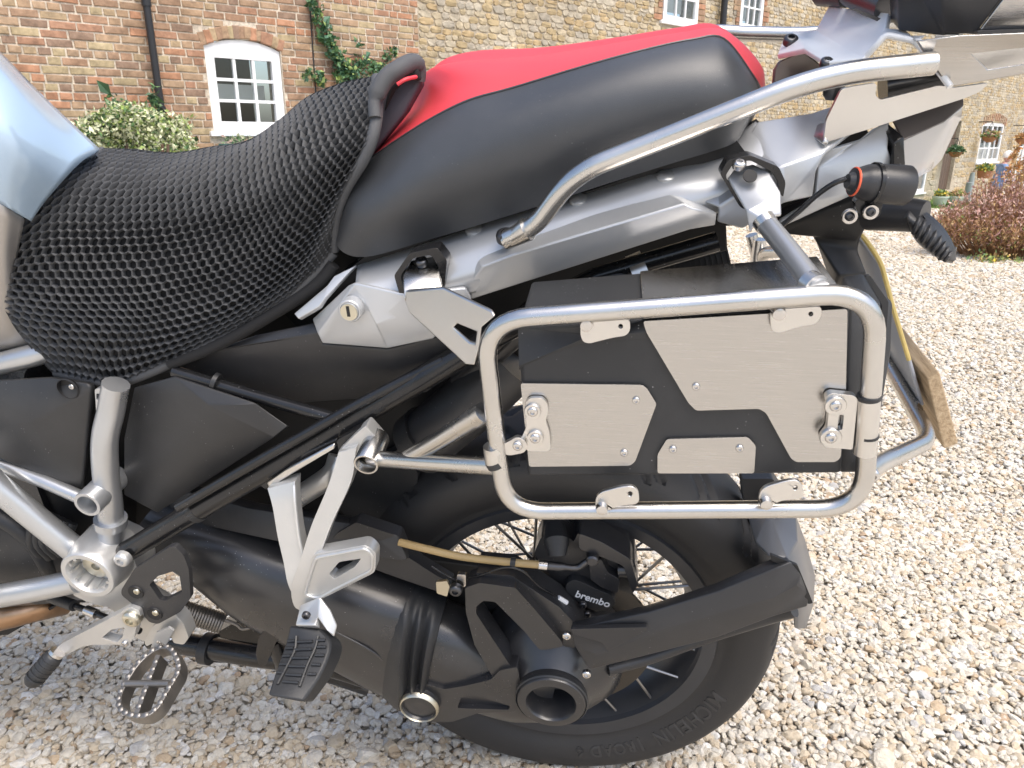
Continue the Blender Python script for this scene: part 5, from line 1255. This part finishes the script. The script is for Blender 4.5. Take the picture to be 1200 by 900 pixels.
for i in range(k):
    j = (i+1) % k
    bm.faces.new((top[i], top[j], tin[j], tin[i])); bm.faces.new((bot[j], bot[i], bin_[i], bin_[j])); bm.faces.new((top[j], top[i], bot[i], bot[j])); bm.faces.new((tin[i], tin[j], bin_[j], bin_[i]))
M['peg'] = mat('worn_steel_peg', (.22,.21,.20), .46, .9, .15, 300., var=.2, vscale=30.)
rp = part('rider_footrest', bm, 'peg', MC, bevel=.001)
tot = 26; L = [0]
for i in range(k): L.append(L[-1]+(P3[(i+1) % k]-P3[i]).length)
for q in range(tot):
    d = L[-1]*q/tot; i = max(j for j in range(k) if L[j] <= d); p = P3[i].lerp(P3[(i+1) % k], (d-L[i])/max(1e-9, L[i+1]-L[i])); p = p+(cen-p).normalized()*.0028
    part('tooth', lathe_bm(p, -dn, [(-.004,.0036),(.0012,.0034),(.0020,.0022),(.0020,0)], 6), 'peg', rp)
C0, C1 = Q(186, 772, W_(772)), Q(160, 842, W_(842)); part('centre_bar', loft_bm([[p+Vector((-.003,0,0)), p+Vector((.003,0,0)), p+Vector((.003,0,0))+dn, p+Vector((-.003,0,0))+dn] for p in (C0, C1)]), 'peg', rp)
for q in (.12, .25, .38, .5, .62, .74, .87): part('tooth', lathe_bm(C0.lerp(C1, q), -dn, [(-.004,.0036),(.0012,.0034),(.0020,.0022),(.0020,0)], 6), 'peg', rp)
part('cross_bar', tube_bm([Q(149, 806, W_(806)), Q(200, 806, W_(806))], .0045, 10), 'peg', rp)
for s in (-1, 1): part('clevis_cheek', sheet_bm([L3([(176+s*0,768), (184,746), (198,740), (204,744), (190,770)], .232+s*.012)], .003), 'cast', rp)
def spring(name, A, B, r, turns, wr, m, parent):
    ax = (B-A); n = ax.orthogonal().normalized(); b = ax.normalized().cross(n); P = []
    for i in range(turns*10+1):
        t = i/(turns*10); a = 2*math.pi*turns*t; P.append(A+ax*t+(n*math.cos(a)+b*math.sin(a))*r)
    return part(name, tube_bm(P, wr, 6), m, parent)
spring('stand_spring', Q(214, 720, .15), Q(262, 735, .14), .0135, 15, .0022, 'peg', MC)
spring('footrest_spring', Q(188, 752, .238), Q(197, 758, .238), .006, 5, .0014, 'bolt', rp)
part('spring_hook', tube_bm(crom(L3([(262,730,.14), (278,736,.14), (285,741,.14), (300,738,.138), (298,742,.138)]), 4), .0026, 8), 'peg', MC)
cs_ = tube('centre_stand', [(180,752,.10), (240,762,.12), (300,772,.13), (380,782,.12), (440,800,.10)], 25, 'gloss', MC, smooth_path=5)
part('stand_bush', tube_bm(L3([(240,763,.12), (250,765,.121)]), QR(245, 764, .12, 36)/2, 20), 'rubber', cs_)
plate('stand_lever', [(300,770), (304,750), (316,740), (330,738), (335,746), (324,757), (317,772), (312,784), (304,784)], .175, .012, 'gloss', cs_, rnd=.006, bevel=.004, bseg=3)
part('stand_lever_arm', tube_bm(L3([(320,755,.16), (330,780,.15), (334,800,.13)]), .010, 12), 'gloss', cs_)
plate('stand_plate', [(255,745), (300,720), (330,745), (440,770), (450,800), (420,812), (300,782), (250,780)], .08, .03, 'gloss', MC, rnd=.006)
part('far_stand_foot', tube_bm(L3([(380,790,.02), (434,808,.02)]), .016, 14), 'castblk', MC)

# ---------------------------------------------------------------- the front of the machine, outside the photograph's left edge
FU = -1.52
fwl = part('front_wheel', wheel.data, None, MC); fwl.location = (FU, 0, 0)
part('tyre', [c for c in wheel.children if c.name.startswith('tyre')][0].data, None, fwl)
part('hub_body', lathe_bm(HUB, OUT, [(-.07,0),(-.07,.05),(.07,.05),(.07,0)], 32), 'rim', fwl)
for k in range(20):
    a1 = 2*math.pi*k/20; a0 = a1 + (.5 if k % 2 else -.5)
    part('spoke', tube_bm([HUB + Vector((.05*math.cos(a0), .05*(1 if k % 2 else -1), .05*math.sin(a0))), HUB + Vector((.204*math.cos(a1), 0, .204*math.sin(a1)))], .0022, 6), 'spoke', fwl)
for s in (-1, 1):
    part('fork_leg', tube_bm([Vector((UC+FU, s*.11, VC)), Vector((UC+FU+.12, s*.11, .62)), Vector((UC+FU+.27, s*.11, 1.02))], [.028, .028, .022], 16), 'steel', MC)
part('front_mudguard', loft_bm([[Vector((UC+FU+.36*math.cos(a), y, VC+.36*math.sin(a)-abs(y)*.25)) for y in (-.075, -.04, 0, .04, .075)] for a in np.linspace(.6, 2.3, 14)], capped=False, closed=False), 'plastic2', MC, solid=.004)
def ring_(u, hw, z0, z1): return [Vector((u, hw*math.copysign(abs(math.cos(t))**.7, math.cos(t)), (z0+z1)/2 + (z1-z0)/2*math.copysign(abs(math.sin(t))**.7, math.sin(t)))) for t in np.linspace(0, 2*math.pi, 25)[:-1]]
part('front_fairing', loft_bm([ring_(-.70, .15, .80, 1.10), ring_(-.80, .19, .74, 1.16), ring_(-.95, .19, .74, 1.16), ring_(-1.12, .13, .80, 1.10), ring_(-1.22, .06, .86, 1.02)]), 'blue', MC)
part('engine_block', loft_bm([ring_(-.62, .13, .30, .74), ring_(-.80, .17, .28, .74), ring_(-1.0, .14, .32, .70)]), 'castblk', MC)
for s in (-1, 1):
    part('cylinder_head', loft_bm([[Vector((-.86 + .09*math.cos(t), -s*y, .50 + .08*math.sin(t))) for t in np.linspace(0, 2*math.pi, 17)[:-1]] for y in (.15, .26, .29)]), 'silver', MC, bevel=.006)
part('handlebar', tube_bm(crom([Vector((-.98, -.42, 1.10)), Vector((-1.04, -.30, 1.13)), Vector((-1.08, -.12, 1.12)), Vector((-1.08, .12, 1.12)), Vector((-1.06, .30, 1.13)), Vector((-1.04, .42, 1.10))], 5), .013, 14), 'plastic', MC)

# ---------------------------------------------------------------- honeycomb mesh cover on the rider seat
SCV = empty('seat_cover', (0,0,0), 'black honeycomb mesh cover stretched over the rider seat', 'seat cover'); SCV.matrix_world = BIKE
CG = [  # rows from top edge to bottom edge, columns from tank to pillion; (px, py, w)
 [(119,183,-.02), (160,184,-.03), (205,188,-.03), (250,181,-.03), (292,174,-.03), (330,150,-.02), (362,124,.0), (402,108,.03), (440,100,.06)],
 [(80,212,.085), (126,212,.08), (174,212,.072), (224,206,.066), (270,196,.066), (312,178,.07), (348,154,.082), (394,138,.10), (441,125,.115)],
 [(36,260,.128), (88,258,.132), (142,258,.130), (196,255,.125), (248,246,.122), (298,232,.125), (340,210,.13), (386,184,.14), (438,158,.142)],
 [(6,312,.142), (66,306,.15), (124,304,.15), (182,302,.146), (238,294,.142), (290,278,.142), (336,254,.146), (384,222,.152), (426,192,.150)],
 [(2,345,.144), (66,352,.157), (124,352,.160), (180,350,.158), (236,340,.154), (288,322,.152), (334,296,.152), (378,262,.154), (402,232,.148)],
 [(20,386,.138), (80,394,.155), (136,397,.160), (190,394,.160), (244,380,.156), (294,358,.152), (336,330,.150), (370,298,.148), (391,266,.142)],
 [(66,441,.125), (100,449,.138), (138,453,.145), (186,436,.148), (236,412,.146), (288,386,.142), (334,356,.140), (366,328,.138), (390,300,.132)]]
CS = Surf([[Q(*p) for p in r] for r in CG])
bm = CS.bm(70, 46, off=-.003); face_out(bm)
part('cover_lining', bm, 'netbase', SCV, solid=.006)
def hexnet(nx, ny, hgt):
    bm = bmesh.new(); cache = {}
    def pt(a, b, h):
        key = (round(a, 5), round(b, 5), h)
        v = cache.get(key)
        if v is None:
            wa = a + .007*mnoise.noise(Vector((a*6, b*5, 1.3))); wb = b + .009*mnoise.noise(Vector((a*6, b*5, 7.7)))
            p = CS.at(wa, wb); h = h + (.0022*mnoise.noise(Vector((a*9, b*9, 3.1))) if 0 < b < 1 else 0); n = CS.normal(min(max(a, .01), .99), min(max(b, .01), .99)); v = bm.verts.new(tuple(p+n*h)); cache[key] = v
        return v
    for j in range(ny+1):
        for i in range(nx+1):
            ca = (i + (.5 if j % 2 else 0))/nx; cb = j/ny; out = []
            for k in range(6):
                a = math.pi/6+k*math.pi/3; out.append((ca + math.cos(a)*.5774/nx, cb + math.sin(a)*.6667/ny))
            if any(x < -.0001 or x > 1.0001 or y < -.0001 or y > 1.0001 for x, y in out): 
                out = [(min(max(x, 0), 1), min(max(y, 0), 1)) for x, y in out]
                if ca > 1 or cb > 1: continue
            jit = random.uniform(-.03, .03)
            def ring(s, h): return [pt(ca+(x-ca)*s, cb+(y-cb)*s, h) for x, y in out]
            try: R = [ring(1.0, hgt*.88), ring(.94+jit*.5, hgt), ring(.86+jit, hgt*.75), ring(.82+jit, -.002)]
            except Exception: continue
            for A, B in zip(R, R[1:]):
                for k in range(6):
                    f = (A[k], A[(k+1) % 6], B[(k+1) % 6], B[k])
                    if len(set(f)) == 4:
                        try: bm.faces.new(f)
                        except ValueError: pass
    return bm
bm = hexnet(41, 31, .0038); bmesh.ops.recalc_face_normals(bm, faces=bm.faces[:])
if sum(f.normal.y*f.calc_area() for f in bm.faces) > 0: bmesh.ops.reverse_faces(bm, faces=bm.faces[:])
hn = part('honeycomb_mesh', to_mesh(bm, 'honeycomb_mesh', False), 'net', SCV)
hn.data.polygons.foreach_set('use_smooth', [True]*len(hn.data.polygons))
part('cover_hem', tube_bm([Vector(CS.at(i/60, 1.0))+Vector((0,.002,-.002)) for i in range(61)], .0065, 10), 'net', SCV)
part('cover_hem', tube_bm([Vector(CS.at(1.0, i/40))+Vector((.001,.002,0)) for i in range(41)], .006, 10), 'net', SCV)
part('cover_hem', tube_bm([Vector(CS.at(0.0, i/40))+Vector((0,.003,0)) for i in range(41)], .005, 10), 'net', SCV)
part('hem_strap', tube_bm(crom(L3([(200,432,.148), (260,408,.146), (330,368,.142), (372,340,.14), (392,316,.135)]), 5), .007, 10), 'netbase', SCV)
# rolled rear edge over the seat hump
part('rolled_edge', tube_bm(crom(L3([(440,146,.138), (440,124,.130), (452,101,.122), (466,90,.115), (478,83,.10), (487,82,.09), (491,90,.085), (490,102,.085)]), 5), [.006]*6+[.0085]*22+[.0075]*8, 14), 'net', SCV)
part('edge_lining', sheet_bm([L3([(454,112), (468,96), (480,86), (490,88), (492,104), (478,100), (462,114), (450,140)], .10)], .02), 'netbase', SCV, bevel=.003)
# far half of the cover, so the seat is closed from other sides
top_ = [Q(*q) for q in CG[0]]
FG = [top_, [p+Vector((0, .04, -.022)) for p in top_], [p+Vector((0, .09, -.06)) for p in top_], [p+Vector((0, .11, -.13)) for p in top_]]
S2 = Surf(FG); bm = S2.bm(40, 24); bmesh.ops.recalc_face_normals(bm, faces=bm.faces[:]); part('cover_far_side', bm, 'net', SCV, solid=.004)

# ---------------------------------------------------------------- timber board held behind the number plate
A = Q(1085, 451, .125); B = Q(1100, 443, .125); Cc = Q(1122, 526, .125); D = Q(1105, 532, .125)
dl = Vector((0, .30, 0))
wb_m, ns, lk, b = new_mat('rough_sawn_timber')
tc = N(ns, 'ShaderNodeTexCoord'); mp = N(ns, 'ShaderNodeMapping'); mp.inputs['Scale'].default_value = (60, 4, 60); lk.new(tc.outputs['Object'], mp.inputs[0])
n1 = N(ns, 'ShaderNodeTexNoise', Scale=3.0, Detail=8.0, Roughness=.7); lk.new(mp.outputs[0], n1.inputs[0])
r1 = ramp(ns, [(.3, (.24,.16,.09)), (.5, (.46,.34,.21)), (.72, (.60,.47,.32))]); lk.new(n1.outputs[0], r1.inputs[0]); lk.new(r1.outputs[0], b.inputs['Base Color'])
b.inputs['Roughness'].default_value = .85; bp = N(ns, 'ShaderNodeBump', Strength=.8, Distance=.002); lk.new(n1.outputs[0], bp.inputs['Height']); lk.new(bp.outputs[0], b.inputs['Normal'])
org = (A+B+Cc+D)/4
bm = loft_bm([[p-org for p in (A, B, Cc, D)], [p-org+dl for p in (A, B, Cc, D)]])
tb2 = tag(part('timber_board', bm, wb_m, None, smooth=False, bevel=.0015), 'rough sawn brown timber board held against the number plate', 'board')
tb2.matrix_world = BIKE @ Matrix.Translation(org)

# ---------------------------------------------------------------- person kneeling in the far garden
def person():
    hp_ = CAM + ray(1174, 183)*15.6
    base = Vector((hp_.x, hp_.y, gz(hp_.y)))
    H = hp_.z - base.z
    e = empty('person', base, 'white haired person in a blue shirt kneeling beside the far flower bed', 'person')
    k = H/1.17
    J = {'pel': (0,0,.50), 'wai': (.02,0,.66), 'che': (.06,0,.86), 'nec': (.08,0,1.01), 'hea': (.10,0,1.06),
         'shl': (.06,.19,.94), 'ell': (.16,.23,.68), 'wrl': (.36,.17,.58), 'shr': (.06,-.19,.94), 'elr': (.18,-.23,.68), 'wrr': (.38,-.15,.56),
         'hil': (0,.10,.47), 'knl': (.14,.12,.07), 'anl': (-.28,.12,.07), 'tol': (-.36,.12,.03), 'hir': (0,-.10,.47), 'knr': (.14,-.12,.07), 'anr': (-.28,-.12,.07), 'tor': (-.36,-.12,.03)}
    R = {'pel': .14, 'wai': .135, 'che': .15, 'nec': .058, 'hea': .055, 'shl': .075, 'ell': .048, 'wrl': .032, 'hil': .10, 'knl': .065, 'anl': .045, 'tol': .035}
    E = [('pel','wai'),('wai','che'),('che','nec'),('nec','hea'),('che','shl'),('shl','ell'),('ell','wrl'),('che','shr'),('shr','elr'),('elr','wrr'),('pel','hil'),('hil','knl'),('knl','anl'),('anl','tol'),('pel','hir'),('hir','knr'),('knr','anr'),('anr','tor')]
    nm = list(J); me = bpy.data.meshes.new('body'); me.from_pydata([tuple(c*k for c in J[n]) for n in nm], [(nm.index(a), nm.index(b)) for a, b in E], [])
    o = bpy.data.objects.new('body', me); COL.objects.link(o); o.parent = e
    s = o.modifiers.new('skin', 'SKIN'); 
    for i, n in enumerate(nm):
        r = R.get(n, R.get(n[:-1]+'l'))*k; me.skin_vertices[0].data[i].radius = (r, r*.85 if n in ('pel','wai','che') else r)
    me.skin_vertices[0].data[0].use_root = True
    o.modifiers.new('sub', 'SUBSURF').render_levels = 2; o.modifiers['sub'].levels = 2
    bmz, ns, lk, b = new_mat('blue_shirt_and_trousers')
    tc = N(ns, 'ShaderNodeTexCoord'); sp_ = N(ns, 'ShaderNodeSeparateXYZ'); lk.new(tc.outputs['Object'], sp_.inputs[0])
    rm = ramp(ns, [(.0, (.05,.05,.07)), (.40, (.05,.05,.07)), (.41, (.14,.23,.42)), (.80, (.14,.23,.42)), (.81, (.55,.30,.24))]); rm.color_ramp.interpolation = 'CONSTANT'
    mrz = N(ns, 'ShaderNodeMapRange'); mrz.inputs[2].default_value = 1.25*k; lk.new(sp_.outputs['Z'], mrz.inputs[0]); lk.new(mrz.outputs[0], rm.inputs[0]); lk.new(rm.outputs[0], b.inputs['Base Color'])
    me.materials.append(bmz)
    skin = mat('skin', (.56,.30,.24), .5); hair = mat('white_hair', (.72,.70,.68), .7)
    bm = bmesh.new(); bmesh.ops.create_uvsphere(bm, u_segments=24, v_segments=18, radius=1)
    for v in bm.verts:
        x, y, z = v.co; f = 1.0
        if z < -.2: f = 1-.28*(-.2-z)/.8
        v.co = Vector((x*.098*f+.01*(z < 0), y*.076*f, z*.118))*k
        if x > .75 and abs(y) < .25 and -.35 < z < .05: v.co.x += .02*k
        if x > .8 and abs(y) < .4 and .05 < z < .25: v.co.x -= .008*k
    hd = part('head', bm, skin, e); hd.location = Vector((.12, 0, 1.165))*k
    bm = bmesh.new(); bmesh.ops.create_uvsphere(bm, u_segments=24, v_segments=14, radius=1)
    bmesh.ops.delete(bm, geom=[v for v in bm.verts if v.co.z < -.25 or (v.co.x > .45 and v.co.z < .55)], context='VERTS')
    for v in bm.verts: v.co = Vector((v.co.x*.106, v.co.y*.084, v.co.z*.127))*k
    part('hair', bm, hair, hd, solid=.004)
    for s_ in (-1, 1):
        bm = bmesh.new(); bmesh.ops.create_uvsphere(bm, u_segments=10, v_segments=8, radius=1)
        for v in bm.verts: v.co = Vector((v.co.x*.018, v.co.y*.01+s_*.08, v.co.z*.03-.01))*k
        part('ear', bm, skin, hd)
        bm = bmesh.new(); bmesh.ops.create_uvsphere(bm, u_segments=8, v_segments=6, radius=.009*k); bmesh.ops.translate(bm, verts=bm.verts[:], vec=Vector((.088, s_*.03, .012))*k)
        part('eye', bm, 'interior', hd)
        # hand: palm and five fingers
        hb = bmesh.new(); w0 = Vector((.37, -.15*(-s_) if s_ < 0 else .17, .57))*k; w0 = Vector((.38, -.15, .56))*k if s_ < 0 else Vector((.36, .17, .58))*k
        tube_bm([w0, w0+Vector((.05,0,-.012))*k, w0+Vector((.085,0,-.03))*k], [.026*k,.034*k,.03*k], 10, bm=hb)
        for q in range(4):
            yy = (-.027+.018*q)*k; ln_q = (.06,.07,.066,.052)[q]*k; p0 = w0+Vector((.08*k, yy, -.028*k))
            tube_bm([p0, p0+Vector((ln_q*.5, 0, -ln_q*.25)), p0+Vector((ln_q*.8, 0, -ln_q*.7))], [.009*k,.0085*k,.006*k], 7, bm=hb)
        p0 = w0+Vector((.03*k, s_*-.03*k, -.01*k)); tube_bm([p0, p0+Vector((.03, s_*-.02, -.01))*k, p0+Vector((.055, s_*-.02, -.025))*k], [.011*k,.009*k,.007*k], 7, bm=hb)
        part('hand', hb, skin, e)
    e.rotation_euler = (0, 0, math.radians(-12))
person()
